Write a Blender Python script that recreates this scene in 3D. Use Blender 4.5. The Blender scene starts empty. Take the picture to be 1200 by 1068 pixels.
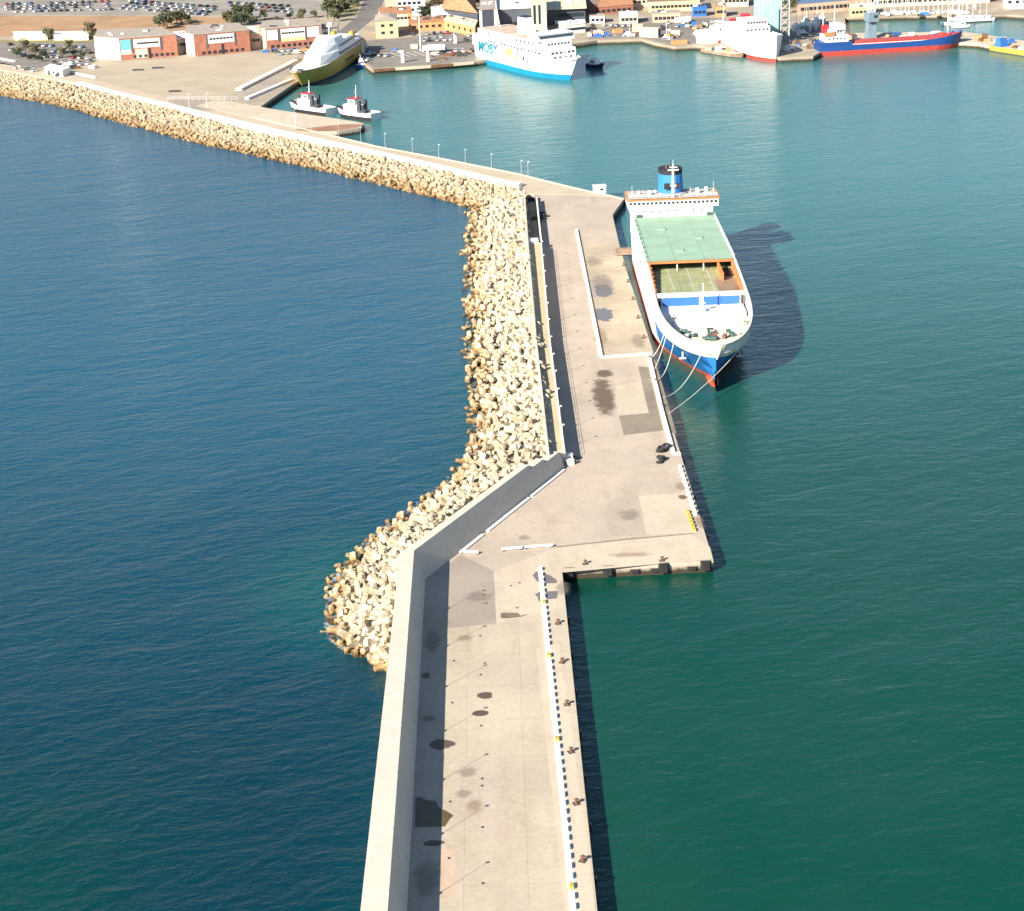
import bpy, math, random
from mathutils import Vector, Matrix
R = math.radians
rnd = random.Random(7)
sc = bpy.context.scene
C = sc.collection

# ------------------------------------------------------------------ camera, sky, sun, exposure
FPX, CX, CY, CAMH = 2200.0, 600.0, 534.0, 160.0
ROLL = R(2.2); PITCH = math.atan(845 / FPX)
cam = bpy.data.cameras.new('camera'); co = bpy.data.objects.new('camera', cam); C.objects.link(co)
sc.camera = co
cam.sensor_fit = 'HORIZONTAL'; cam.sensor_width = 36; cam.lens = 36 * FPX / 1200
cam.clip_start = 1; cam.clip_end = 12000
co.matrix_world = Matrix.Translation((0, 0, CAMH)) @ Matrix.Rotation(R(90) - PITCH, 4, 'X') @ Matrix.Rotation(-ROLL, 4, 'Z')
SUN_EL, SUN_AZ = R(29), R(43)                 # light travels towards +x +y, 43 degrees off +y
w = bpy.data.worlds.new('World'); sc.world = w; w.use_nodes = True
nt = w.node_tree; bg = nt.nodes['Background']
sky = nt.nodes.new('ShaderNodeTexSky'); sky.sky_type = 'NISHITA'; sky.sun_disc = False
sky.sun_elevation = SUN_EL; sky.sun_rotation = SUN_AZ + math.pi
sky.dust_density = 0.4; sky.ozone_density = 3.0
nt.links.new(sky.outputs[0], bg.inputs[0]); bg.inputs[1].default_value = 0.066
sl = bpy.data.lights.new('sun', 'SUN'); sl.energy = 5.0; sl.angle = R(0.53); sl.color = (1.0, 0.92, 0.79)
so = bpy.data.objects.new('sun', sl); C.objects.link(so)
ldir = Vector((math.sin(SUN_AZ) * math.cos(SUN_EL), math.cos(SUN_AZ) * math.cos(SUN_EL), -math.sin(SUN_EL)))
so.rotation_euler = ldir.to_track_quat('-Z', 'Y').to_euler(); so.location = (-200, -200, 300)
vs = sc.view_settings
vs.view_transform = 'Standard'; vs.look = 'None'; vs.gamma = 1; vs.use_curve_mapping = False; vs.exposure = 1.28
sc.render.resolution_x, sc.render.resolution_y = 1024, 911

# ------------------------------------------------------------------ helpers
def P(x, y, z=0.0):
    """photo pixel -> point on the horizontal plane of height z"""
    u, v = x - CX, y - CY
    a = u * math.cos(ROLL) - v * math.sin(ROLL); b = v * math.cos(ROLL) + u * math.sin(ROLL)
    d = b * math.cos(PITCH) + FPX * math.sin(PITCH); f = FPX * math.cos(PITCH) - b * math.sin(PITCH)
    k = (CAMH - z) / d
    return Vector((a * k, f * k, z))

MATS = {}
def mat(name, col, rough=0.75, var=0.12, scale=0.6, bump=0.0, metal=0.0, spec=0.4, tint=None, dirt=0.0, coat=0.0):
    if name in MATS: return MATS[name]
    m = bpy.data.materials.new(name); m.use_nodes = True; MATS[name] = m
    n = m.node_tree; bs = n.nodes['Principled BSDF']
    bs.inputs['Roughness'].default_value = rough; bs.inputs['Metallic'].default_value = metal
    bs.inputs['Specular IOR Level'].default_value = spec
    if coat: bs.inputs['Coat Weight'].default_value = coat
    tc = n.nodes.new('ShaderNodeTexCoord')
    nz = n.nodes.new('ShaderNodeTexNoise'); nz.inputs['Scale'].default_value = scale; nz.inputs['Detail'].default_value = 7
    nz.inputs['Roughness'].default_value = 0.62
    n.links.new(tc.outputs['Object'], nz.inputs['Vector'])
    rp = n.nodes.new('ShaderNodeValToRGB')
    t = tint or col
    lo = [max(0, c * (1 - var * 1.6)) for c in t]; hi = [min(1, c * (1 + var)) for c in col]
    rp.color_ramp.elements[0].position = 0.32; rp.color_ramp.elements[0].color = (*lo, 1)
    rp.color_ramp.elements[1].position = 0.68; rp.color_ramp.elements[1].color = (*hi, 1)
    n.links.new(nz.outputs['Fac'], rp.inputs['Fac'])
    out = rp.outputs['Color']
    if dirt:
        mp = n.nodes.new('ShaderNodeMapping'); mp.inputs['Scale'].default_value = (1.0, 1.0, 0.12)
        n2 = n.nodes.new('ShaderNodeTexNoise'); n2.inputs['Scale'].default_value = scale * 2.3; n2.inputs['Detail'].default_value = 6
        n.links.new(tc.outputs['Object'], mp.inputs[0]); n.links.new(mp.outputs[0], n2.inputs['Vector'])
        r2 = n.nodes.new('ShaderNodeValToRGB'); r2.color_ramp.elements[0].position = 0.52; r2.color_ramp.elements[1].position = 0.75
        r2.color_ramp.elements[0].color = (0, 0, 0, 1); r2.color_ramp.elements[1].color = (dirt, dirt, dirt, 1)
        n.links.new(n2.outputs['Fac'], r2.inputs['Fac'])
        mx = n.nodes.new('ShaderNodeMix'); mx.data_type = 'RGBA'
        n.links.new(r2.outputs['Color'], mx.inputs['Factor']); n.links.new(out, mx.inputs['A'])
        mx.inputs['B'].default_value = (0.22, 0.12, 0.06, 1); out = mx.outputs['Result']
    n.links.new(out, bs.inputs['Base Color'])
    if bump:
        bp = n.nodes.new('ShaderNodeBump'); bp.inputs['Strength'].default_value = 0.6; bp.inputs['Distance'].default_value = bump
        nb = n.nodes.new('ShaderNodeTexNoise'); nb.inputs['Scale'].default_value = scale * 5; nb.inputs['Detail'].default_value = 6
        n.links.new(tc.outputs['Object'], nb.inputs['Vector'])
        n.links.new(nb.outputs['Fac'], bp.inputs['Height']); n.links.new(bp.outputs[0], bs.inputs['Normal'])
    return m

class MB:
    """collects simple solids; build() links them as one mesh object"""
    def __init__(s): s.v = []; s.f = []; s.m = []
    def add(s, vs_, fs, mi=0):
        o = len(s.v); s.v += [tuple(p) for p in vs_]
        s.f += [tuple(i + o for i in q) for q in fs]; s.m += [mi] * len(fs); return s
    def box(s, x0, x1, y0, y1, z0, z1, mi=0, tx=0.0, ty=0.0):
        v = [(x0, y0, z0), (x1, y0, z0), (x1, y1, z0), (x0, y1, z0), (x0 + tx, y0 + ty, z1), (x1 - tx, y0 + ty, z1), (x1 - tx, y1 - ty, z1), (x0 + tx, y1 - ty, z1)]
        return s.add(v, [(3, 2, 1, 0), (4, 5, 6, 7), (0, 1, 5, 4), (1, 2, 6, 5), (2, 3, 7, 6), (3, 0, 4, 7)], mi)
    def prism(s, poly, z0, z1, mi=0, top=None, cap=True):
        n = len(poly); tp = top or poly
        area = sum(poly[i][0] * poly[(i + 1) % n][1] - poly[(i + 1) % n][0] * poly[i][1] for i in range(n))
        if area < 0: poly = poly[::-1]; tp = tp[::-1]
        v = [(p[0], p[1], z0) for p in poly] + [(p[0], p[1], z1) for p in tp]
        fs = [(i, (i + 1) % n, n + (i + 1) % n, n + i) for i in range(n)]
        if cap: fs += [tuple(range(n, 2 * n)), tuple(range(n - 1, -1, -1))]
        return s.add(v, fs, mi)
    def tube(s, pts, r, n=6, mi=0, r1=None):
        pts = [Vector(p) for p in pts]; k = len(pts); v = []
        for i, p in enumerate(pts):
            d = (pts[min(i + 1, k - 1)] - pts[max(i - 1, 0)]).normalized()
            a = d.cross(Vector((0, 0, 1)))
            if a.length < 1e-3: a = Vector((1, 0, 0))
            a.normalize(); b = d.cross(a)
            rr = r if r1 is None else r + (r1 - r) * i / (k - 1)
            for j in range(n):
                t = 2 * math.pi * j / n; v.append(p + (a * math.cos(t) + b * math.sin(t)) * rr)
        fs = [(i * n + j, i * n + (j + 1) % n, (i + 1) * n + (j + 1) % n, (i + 1) * n + j) for i in range(k - 1) for j in range(n)]
        fs += [tuple(range(n - 1, -1, -1)), tuple(range((k - 1) * n, k * n))]
        return s.add(v, fs, mi)
    def mesh(s, name, mats):
        me = bpy.data.meshes.new(name); me.from_pydata(s.v, [], s.f)
        for m in (mats if isinstance(mats, (list, tuple)) else [mats]): me.materials.append(m)
        if any(s.m): me.polygons.foreach_set('material_index', s.m)
        me.update(); return me
    def build(s, name, mats, parent=None, smooth=False):
        me = s.mesh(name, mats)
        if smooth: me.polygons.foreach_set('use_smooth', [True] * len(me.polygons))
        return link(name, me, parent)

def link(name, me, parent=None, loc=(0, 0, 0), rz=0.0, scale=None):
    o = bpy.data.objects.new(name, me); C.objects.link(o)
    o.parent = parent; o.location = loc; o.rotation_euler = (0, 0, rz)
    if scale: o.scale = scale
    return o
def tag(o, label, cat, group=None, kind=None):
    if label: o['label'] = label
    if cat: o['category'] = cat
    if group: o['group'] = group
    if kind: o['kind'] = kind
    return o
def thing(name, label, cat, loc=(0, 0, 0), rz=0.0, group=None):
    o = bpy.data.objects.new(name, None); C.objects.link(o); o.empty_display_size = 0.5
    o.location = loc; o.rotation_euler = (0, 0, rz)
    return tag(o, label, cat, group)
def clone(o, parent=None, loc=None, rz=None, label=None, group=None):
    c = o.copy(); C.objects.link(c); c.parent = parent
    if loc is not None: c.location = loc
    if rz is not None: c.rotation_euler = (0, 0, rz)
    if label: c['label'] = label
    if group: c['group'] = group
    for ch in list(o.children): clone(ch, c)
    return c
def struct(name, mb, mats, label, cat):
    return tag(mb.build(name, mats), label, cat, kind='structure')
_ub = MB().box(-.5, .5, -.5, .5, -.5, .5)
def unit_box(m, key={}):
    if m.name not in key: key[m.name] = _ub.mesh('piece_' + m.name, m)
    return key[m.name]
def piece(name, parent, m, centre, size, rz=0.0):
    return link(name, unit_box(m), parent, centre, rz, size)
def blob(cx, cy, rx, ry, n=22, amp=0.25, seed=0):
    """irregular outline in photo pixels"""
    r = random.Random(seed); ph = [r.uniform(0, 6.28) for _ in range(4)]; out = []
    for i in range(n):
        t = 2 * math.pi * i / n
        k = 1 + amp * (0.5 * math.sin(2 * t + ph[0]) + 0.35 * math.sin(3 * t + ph[1]) + 0.3 * math.sin(5 * t + ph[2]) + 0.2 * math.sin(9 * t + ph[3]))
        out.append((cx + rx * k * math.cos(t), cy + ry * k * math.sin(t)))
    return out
def sheet(name, pts_px, z, m, parent=None):
    b = MB(); p = [P(x, y, z) for x, y in pts_px]
    a = sum(p[i].x * p[(i + 1) % len(p)].y - p[(i + 1) % len(p)].x * p[i].y for i in range(len(p)))
    if a < 0: p = p[::-1]
    b.add(p, [tuple(range(len(p)))]); return b.build(name, m, parent)

# ------------------------------------------------------------------ materials
def concrete(name, col, var=0.1, joint=0.0, stain=0.35):
    m = bpy.data.materials.new(name); m.use_nodes = True; n = m.node_tree; bs = n.nodes['Principled BSDF']
    bs.inputs['Roughness'].default_value = 0.9; bs.inputs['Specular IOR Level'].default_value = 0.25
    g = n.nodes.new('ShaderNodeNewGeometry')
    def noise(sc_, det=8, ro=0.6):
        z = n.nodes.new('ShaderNodeTexNoise'); z.inputs['Scale'].default_value = sc_; z.inputs['Detail'].default_value = det
        z.inputs['Roughness'].default_value = ro; n.links.new(g.outputs['Position'], z.inputs['Vector']); return z.outputs['Fac']
    def ramp(s, a, b, ca, cb):
        r = n.nodes.new('ShaderNodeValToRGB'); r.color_ramp.elements[0].position = a; r.color_ramp.elements[1].position = b
        r.color_ramp.elements[0].color = (*ca, 1); r.color_ramp.elements[1].color = (*cb, 1); n.links.new(s, r.inputs['Fac']); return r.outputs['Color']
    def mixc(a, b, f, mode='MIX'):
        x = n.nodes.new('ShaderNodeMix'); x.data_type = 'RGBA'; x.blend_type = mode
        if isinstance(f, float): x.inputs['Factor'].default_value = f
        else: n.links.new(f, x.inputs['Factor'])
        for k, q in (('A', a), ('B', b)):
            if isinstance(q, tuple): x.inputs[k].default_value = (*q, 1)
            else: n.links.new(q, x.inputs[k])
        return x.outputs['Result']
    def mixf(f): return ramp(f, .42, .62, (0, 0, 0), (1, 1, 1))
    base = ramp(noise(0.055, 9, 0.65), 0.35, 0.65, tuple(c * (1 - var) for c in col), tuple(min(1, c * (1 + var)) for c in col))
    fine = ramp(noise(1.3, 6, 0.7), 0.3, 0.7, (0.88, 0.87, 0.86), (1.06, 1.06, 1.06))
    base = mixc(base, fine, 1.0, 'MULTIPLY')
    st = ramp(noise(0.16, 9, 0.72), 0.54, 0.76, (0, 0, 0), (stain, stain, stain))
    base = mixc(base, (col[0] * 0.55, col[1] * 0.47, col[2] * 0.42), st)
    ms_ = n.nodes.new('ShaderNodeMapping'); ms_.inputs['Scale'].default_value = (.30, .022, .3); n.links.new(g.outputs['Position'], ms_.inputs[0])
    ns_ = n.nodes.new('ShaderNodeTexNoise'); ns_.inputs['Scale'].default_value = 1.0; ns_.inputs['Detail'].default_value = 6; n.links.new(ms_.outputs[0], ns_.inputs['Vector'])
    if name in ('concrete_deck', 'concrete_quay', 'concrete_light'): base = mixc(base, ramp(ns_.outputs['Fac'], .34, .6, (.90, .885, .87), (1.02, 1.02, 1.02)), mixf(noise(.05, 3)), 'MULTIPLY')
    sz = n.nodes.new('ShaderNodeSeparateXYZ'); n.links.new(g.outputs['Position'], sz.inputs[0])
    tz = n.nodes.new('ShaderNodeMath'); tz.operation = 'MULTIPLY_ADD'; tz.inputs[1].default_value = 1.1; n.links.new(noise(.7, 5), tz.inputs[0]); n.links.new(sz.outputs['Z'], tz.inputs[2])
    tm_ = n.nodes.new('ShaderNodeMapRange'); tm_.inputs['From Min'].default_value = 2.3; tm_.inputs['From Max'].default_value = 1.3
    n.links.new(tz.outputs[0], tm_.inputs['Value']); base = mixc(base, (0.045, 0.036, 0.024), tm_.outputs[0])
    if joint:
        br = n.nodes.new('ShaderNodeTexBrick'); br.inputs['Scale'].default_value = 1.0; br.offset = 0.0
        br.inputs['Mortar Size'].default_value = 0.035; br.inputs['Brick Width'].default_value = joint; br.inputs['Row Height'].default_value = joint * 1.3
        br.inputs['Color1'].default_value = (1, 1, 1, 1); br.inputs['Color2'].default_value = (0.93, 0.93, 0.94, 1); br.inputs['Mortar'].default_value = (0.62, 0.6, 0.57, 1)
        n.links.new(g.outputs['Position'], br.inputs['Vector'])
        base = mixc(base, br.outputs['Color'], 0.8, 'MULTIPLY')
    n.links.new(base, bs.inputs['Base Color'])
    bp = n.nodes.new('ShaderNodeBump'); bp.inputs['Strength'].default_value = 0.4; bp.inputs['Distance'].default_value = 0.05
    n.links.new(noise(2.5), bp.inputs['Height']); n.links.new(bp.outputs[0], bs.inputs['Normal'])
    MATS[name] = m; return m

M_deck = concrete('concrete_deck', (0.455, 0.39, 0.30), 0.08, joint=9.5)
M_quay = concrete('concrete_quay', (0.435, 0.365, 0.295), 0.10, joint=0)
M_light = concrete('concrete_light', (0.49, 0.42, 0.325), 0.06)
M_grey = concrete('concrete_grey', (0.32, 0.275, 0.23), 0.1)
M_dgrey = concrete('concrete_weathered_shaded', (0.235, 0.20, 0.155), 0.2, stain=0.6)
M_wall = concrete('concrete_wall', (0.55, 0.50, 0.42), 0.05, stain=0.18)
M_mole = concrete('mole_road', (0.46, 0.385, 0.29), 0.08)
M_yard = concrete('yard_ground', (0.40, 0.335, 0.25), 0.09)
M_land = concrete('land_ground', (0.33, 0.28, 0.215), 0.22, stain=0.5)
M_soil = concrete('soil_field', (0.36, 0.225, 0.125), 0.14, stain=0.4)
M_asph = concrete('asphalt', (0.205, 0.185, 0.165), 0.14)
M_road = concrete('asphalt_road', (0.15, 0.14, 0.13), 0.12)
M_grass = concrete('dry_grass', (0.22, 0.2, 0.10), 0.25)
M_paint = mat('white_paint', (0.78, 0.76, 0.7), 0.7, 0.06, 0.8)
M_kerbw = mat('kerb_white', (0.75, 0.72, 0.66), 0.8, 0.08, 1.5)
M_kerby = mat('kerb_yellow', (0.45, 0.34, 0.06), 0.7, 0.1, 1.5)
M_black = mat('black_rubber', (0.022, 0.022, 0.024), 0.7, 0.3, 1.0)
M_dark = mat('dark_metal', (0.05, 0.05, 0.055), 0.6, 0.2)
M_rust = mat('rusty_iron', (0.16, 0.08, 0.045), 0.85, 0.35, 2.0)
M_wet = mat('wet_concrete', (0.115, 0.09, 0.07), 0.45, 0.12, 0.5)
M_wetg = mat('puddle_grey', (0.16, 0.14, 0.13), 0.3, 0.1, 0.5)
M_oil = mat('oil_stain', (0.17, 0.125, 0.09), 0.7, 0.25, 0.35)
M_olive = mat('algae_puddle', (0.10, 0.075, 0.03), 0.4, 0.15, 0.3)
def stainmat(name, col, alpha, rough, soft, nscale):
    m = bpy.data.materials.new(name); m.use_nodes = True; n = m.node_tree; bs = n.nodes['Principled BSDF']
    bs.inputs['Base Color'].default_value = (*col, 1); bs.inputs['Roughness'].default_value = rough; bs.inputs['Specular IOR Level'].default_value = .3
    tc = n.nodes.new('ShaderNodeTexCoord'); g = n.nodes.new('ShaderNodeNewGeometry')
    vd = n.nodes.new('ShaderNodeVectorMath'); vd.operation = 'SUBTRACT'; vd.inputs[1].default_value = (.5, .5, .0); n.links.new(tc.outputs['Generated'], vd.inputs[0])
    mu = n.nodes.new('ShaderNodeVectorMath'); mu.operation = 'MULTIPLY'; mu.inputs[1].default_value = (1, 1, 0); n.links.new(vd.outputs[0], mu.inputs[0])
    ln = n.nodes.new('ShaderNodeVectorMath'); ln.operation = 'LENGTH'; n.links.new(mu.outputs[0], ln.inputs[0])
    nz = n.nodes.new('ShaderNodeTexNoise'); nz.inputs['Scale'].default_value = nscale; nz.inputs['Detail'].default_value = 8; nz.inputs['Roughness'].default_value = .65; n.links.new(g.outputs['Position'], nz.inputs['Vector'])
    ad = n.nodes.new('ShaderNodeMath'); ad.operation = 'MULTIPLY_ADD'; ad.inputs[1].default_value = .55; n.links.new(nz.outputs['Fac'], ad.inputs[0]); n.links.new(ln.outputs['Value'], ad.inputs[2])
    mr = n.nodes.new('ShaderNodeMapRange'); mr.interpolation_type = 'SMOOTHSTEP'; mr.inputs['From Min'].default_value = .66; mr.inputs['From Max'].default_value = .66 - soft; mr.inputs['To Max'].default_value = alpha
    n.links.new(ad.outputs[0], mr.inputs['Value']); n.links.new(mr.outputs[0], bs.inputs['Alpha']); MATS[name] = m; return m
S_oil = stainmat('stain_oil', (.15, .105, .075), .8, .7, .22, .35); S_wet = stainmat('stain_wet', (.105, .075, .055), .92, .4, .05, .6)
S_grey = stainmat('stain_grey', (.22, .19, .16), .34, .85, .25, .4); S_pud = stainmat('stain_puddle', (.15, .14, .14), .95, .25, .03, .5); S_brown = stainmat('stain_brown', (.26, .16, .09), .32, .8, .25, .4)
M_rope = mat('rope', (0.55, 0.53, 0.45), 0.9, 0.1)
M_glass = mat('window_glass', (0.02, 0.03, 0.04), 0.12, 0.2, 0.3, spec=0.6)
M_white = mat('ship_white', (0.68, 0.665, 0.64), 0.45, 0.06, 0.25, dirt=0.32)
M_cleanw = mat('clean_white', (0.70, 0.70, 0.69), 0.4, 0.04, 0.3)
M_steel = mat('galvanised', (0.55, 0.56, 0.56), 0.5, 0.08, 1.0)
M_pole = mat('pole_grey', (0.42, 0.42, 0.4), 0.55, 0.08, 1.0)

# rocks: pale weathered concrete, brown and algae-stained close to the water
def rockmat(name, col, low):
    m = bpy.data.materials.new(name); m.use_nodes = True; n = m.node_tree; bs = n.nodes['Principled BSDF']
    bs.inputs['Roughness'].default_value = 0.92; bs.inputs['Specular IOR Level'].default_value = 0.2
    g = n.nodes.new('ShaderNodeNewGeometry'); sp = n.nodes.new('ShaderNodeSeparateXYZ'); n.links.new(g.outputs['Position'], sp.inputs[0])
    nz = n.nodes.new('ShaderNodeTexNoise'); nz.inputs['Scale'].default_value = 0.35; nz.inputs['Detail'].default_value = 6
    n.links.new(g.outputs['Position'], nz.inputs['Vector'])
    ma = n.nodes.new('ShaderNodeMath'); ma.operation = 'MULTIPLY_ADD'; ma.inputs[1].default_value = 5.0
    n.links.new(nz.outputs['Fac'], ma.inputs[0]); n.links.new(sp.outputs['Z'], ma.inputs[2])
    mr = n.nodes.new('ShaderNodeMapRange'); mr.inputs['From Min'].default_value = 2.4; mr.inputs['From Max'].default_value = 4.9
    n.links.new(ma.outputs[0], mr.inputs['Value'])
    rp = n.nodes.new('ShaderNodeValToRGB'); e = rp.color_ramp.elements
    e[0].position = 0; e[0].color = (0.09, 0.055, 0.025, 1); e[1].position = 1; e[1].color = (*col, 1)
    k = e.new(0.3); k.color = (*low, 1)
    n.links.new(mr.outputs[0], rp.inputs['Fac'])
    n2 = n.nodes.new('ShaderNodeTexNoise'); n2.inputs['Scale'].default_value = 0.9; n2.inputs['Detail'].default_value = 7
    n.links.new(g.outputs['Position'], n2.inputs['Vector'])
    r2 = n.nodes.new('ShaderNodeValToRGB'); r2.color_ramp.elements[0].position = 0.3; r2.color_ramp.elements[1].position = 0.7
    r2.color_ramp.elements[0].color = (0.72, 0.70, 0.66, 1); r2.color_ramp.elements[1].color = (1.08, 1.07, 1.05, 1)
    n.links.new(n2.outputs['Fac'], r2.inputs['Fac'])
    mx = n.nodes.new('ShaderNodeMix'); mx.data_type = 'RGBA'; mx.blend_type = 'MULTIPLY'; mx.inputs['Factor'].default_value = 1
    n.links.new(rp.outputs[0], mx.inputs['A']); n.links.new(r2.outputs[0], mx.inputs['B'])
    rr_ = n.nodes.new('ShaderNodeValToRGB'); rr_.color_ramp.elements[0].color = (.70, .66, .60, 1); rr_.color_ramp.elements[1].color = (1.1, 1.1, 1.1, 1); rr_.color_ramp.elements[1].position = .7
    n.links.new(g.outputs['Random Per Island'], rr_.inputs['Fac'])
    m3 = n.nodes.new('ShaderNodeMix'); m3.data_type = 'RGBA'; m3.blend_type = 'MULTIPLY'; m3.inputs['Factor'].default_value = 1
    n.links.new(mx.outputs['Result'], m3.inputs['A']); n.links.new(rr_.outputs[0], m3.inputs['B'])
    n.links.new(m3.outputs['Result'], bs.inputs['Base Color']); MATS[name] = m; return m
M_tetra = rockmat('tetrapod_concrete', (0.50, 0.445, 0.345), (0.36, 0.25, 0.13))
M_stone = rockmat('boulder_stone', (0.43, 0.365, 0.265), (0.33, 0.225, 0.115))
M_mound = rockmat('rubble_core', (0.16, 0.14, 0.11), (0.10, 0.075, 0.045))

# ------------------------------------------------------------------ water
def make_water():
    m = bpy.data.materials.new('sea_water'); m.use_nodes = True; n = m.node_tree; bs = n.nodes['Principled BSDF']
    bs.inputs['IOR'].default_value = 1.33; bs.inputs['Roughness'].default_value = 0.16; bs.inputs['Specular IOR Level'].default_value = 0.5
    g = n.nodes.new('ShaderNodeNewGeometry'); sp = n.nodes.new('ShaderNodeSeparateXYZ'); n.links.new(g.outputs['Position'], sp.inputs[0])
    def noise(scale, det, rough=0.55, sx=1, sy=1, rot=0, dist=0.0):
        mp = n.nodes.new('ShaderNodeMapping'); mp.inputs['Scale'].default_value = (sx, sy, 1); mp.inputs['Rotation'].default_value = (0, 0, rot)
        z = n.nodes.new('ShaderNodeTexNoise'); z.inputs['Scale'].default_value = scale; z.inputs['Detail'].default_value = det
        z.inputs['Roughness'].default_value = rough; z.inputs['Distortion'].default_value = dist
        m0 = n.nodes.new('ShaderNodeMapping'); m0.inputs['Rotation'].default_value = (0, 0, -rot); mp.inputs['Rotation'].default_value = (0, 0, 0)
        n.links.new(g.outputs['Position'], m0.inputs[0]); n.links.new(m0.outputs[0], mp.inputs[0]); n.links.new(mp.outputs[0], z.inputs['Vector']); return z.outputs['Fac']
    def math_(op, a, b=None, c=None):
        x = n.nodes.new('ShaderNodeMath'); x.operation = op
        for i, q in enumerate((a, b, c)):
            if q is None: continue
            if isinstance(q, (int, float)): x.inputs[i].default_value = q
            else: n.links.new(q, x.inputs[i])
        return x.outputs[0]
    def mr(v, a, b):
        x = n.nodes.new('ShaderNodeMapRange'); x.inputs['From Min'].default_value = a; x.inputs['From Max'].default_value = b
        x.interpolation_type = 'SMOOTHSTEP'; n.links.new(v, x.inputs['Value']); return x.outputs[0]
    def mixc(a, b, f):
        x = n.nodes.new('ShaderNodeMix'); x.data_type = 'RGBA'; n.links.new(f, x.inputs['Factor'])
        for k, q in (('A', a), ('B', b)):
            if isinstance(q, tuple): x.inputs[k].default_value = (*q, 1)
            else: n.links.new(q, x.inputs[k])
        return x.outputs['Result']
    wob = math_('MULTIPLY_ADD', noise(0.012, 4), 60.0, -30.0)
    # which side of the breakwater: harbour water is green and turbid, open sea deep blue
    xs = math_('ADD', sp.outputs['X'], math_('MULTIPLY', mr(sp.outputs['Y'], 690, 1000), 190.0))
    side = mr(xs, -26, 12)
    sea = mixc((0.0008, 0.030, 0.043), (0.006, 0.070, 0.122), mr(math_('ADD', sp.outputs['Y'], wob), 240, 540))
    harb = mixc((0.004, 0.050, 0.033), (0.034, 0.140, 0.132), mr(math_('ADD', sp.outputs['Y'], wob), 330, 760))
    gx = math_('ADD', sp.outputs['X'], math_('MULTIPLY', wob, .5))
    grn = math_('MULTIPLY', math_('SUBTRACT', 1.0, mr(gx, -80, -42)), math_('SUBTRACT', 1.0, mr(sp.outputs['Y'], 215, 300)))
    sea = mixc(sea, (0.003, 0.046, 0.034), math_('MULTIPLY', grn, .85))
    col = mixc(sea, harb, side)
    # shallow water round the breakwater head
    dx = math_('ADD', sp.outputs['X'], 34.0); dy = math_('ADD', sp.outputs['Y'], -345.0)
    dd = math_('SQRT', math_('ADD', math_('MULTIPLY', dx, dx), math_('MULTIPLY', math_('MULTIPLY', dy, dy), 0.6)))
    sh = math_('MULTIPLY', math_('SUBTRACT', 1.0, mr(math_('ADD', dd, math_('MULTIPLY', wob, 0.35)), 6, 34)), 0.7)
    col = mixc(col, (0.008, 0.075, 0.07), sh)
    pat = mr(noise(0.006, 5, 0.6, 1, 0.5), 0.35, 0.7)
    br = n.nodes.new('ShaderNodeBrightContrast'); n.links.new(col, br.inputs['Color']); n.links.new(math_('MULTIPLY_ADD', pat, 0.010, -0.006), br.inputs['Bright'])
    col = br.outputs[0]
    n.links.new(col, bs.inputs['Base Color'])
    h1 = noise(0.17, 6, 0.62, 0.5, 1.0, 0.38, 0.6)
    h2 = noise(0.55, 5, 0.6, 0.55, 1.0, 0.12, 0.4)
    h3 = noise(0.035, 3, 0.5, 0.5, 1.0, 0.3)
    calm = math_('MULTIPLY_ADD', side, -0.5, 1.1)
    hh = math_('ADD', math_('MULTIPLY', h1, 1.0), math_('ADD', math_('MULTIPLY', h2, 0.5), math_('MULTIPLY', h3, 1.2)))
    hh = math_('MULTIPLY', hh, calm)
    bp = n.nodes.new('ShaderNodeBump'); bp.inputs['Strength'].default_value = 1.0; bp.inputs['Distance'].default_value = 0.55
    n.links.new(hh, bp.inputs['Height']); n.links.new(bp.outputs[0], bs.inputs['Normal'])
    return m
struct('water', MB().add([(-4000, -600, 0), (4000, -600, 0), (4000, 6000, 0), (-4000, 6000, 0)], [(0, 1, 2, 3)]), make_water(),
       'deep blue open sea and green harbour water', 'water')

# ------------------------------------------------------------------ decks of the pier, quay and mole
ZD = 2.5
def deck(name, px, z, m, label, cat, zb=-5):
    return struct(name, MB().prism([tuple(P(x, y, z))[:2] if not isinstance(x, Vector) else tuple(x)[:2] for x, y in px], zb, z), m, label, cat)
V = Vector
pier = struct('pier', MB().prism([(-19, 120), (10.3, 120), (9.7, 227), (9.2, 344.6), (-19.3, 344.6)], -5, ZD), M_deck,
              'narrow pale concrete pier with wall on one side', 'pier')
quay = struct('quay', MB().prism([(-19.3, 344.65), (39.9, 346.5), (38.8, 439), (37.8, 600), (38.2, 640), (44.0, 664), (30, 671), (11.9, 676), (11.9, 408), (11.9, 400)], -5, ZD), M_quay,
              'wide beige concrete quay beside the moored ship', 'quay')
# mole running away to the land
mo = [P(613, 216, 2.6), P(598, 215, 2.6), P(530, 199, 2.6), P(460, 183, 2.6), P(353, 160, 2.6), P(300, 148, 2.6), P(192, 122, 2.6), P(140, 110, 2.6), P(96, 98, 2.6), P(27, 86, 2.6), P(-60, 72, 2.6)]
mi = [P(-60, 62, 2.6), P(120, 96, 2.6), P(210, 119, 2.6), P(300, 138, 2.6), P(369, 154, 2.6), P(444, 172, 2.6), P(529, 188, 2.6), P(611, 204.5, 2.6), P(640, 212, 2.6), P(673, 220, 2.6), P(697, 225.5, 2.6), P(719, 230, 2.6), P(733, 233.5, 2.6)]
mpoly = [tuple(p)[:2] for p in mo] + [tuple(p)[:2] for p in mi] + [(44.05, 664.3), (30, 671.2), (11.85, 676.3), (7.4, 676.3)]
mole = struct('mole', MB().prism(mpoly, -5, 2.56), M_mole, 'pale mole road running from quay to the land', 'road')
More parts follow.
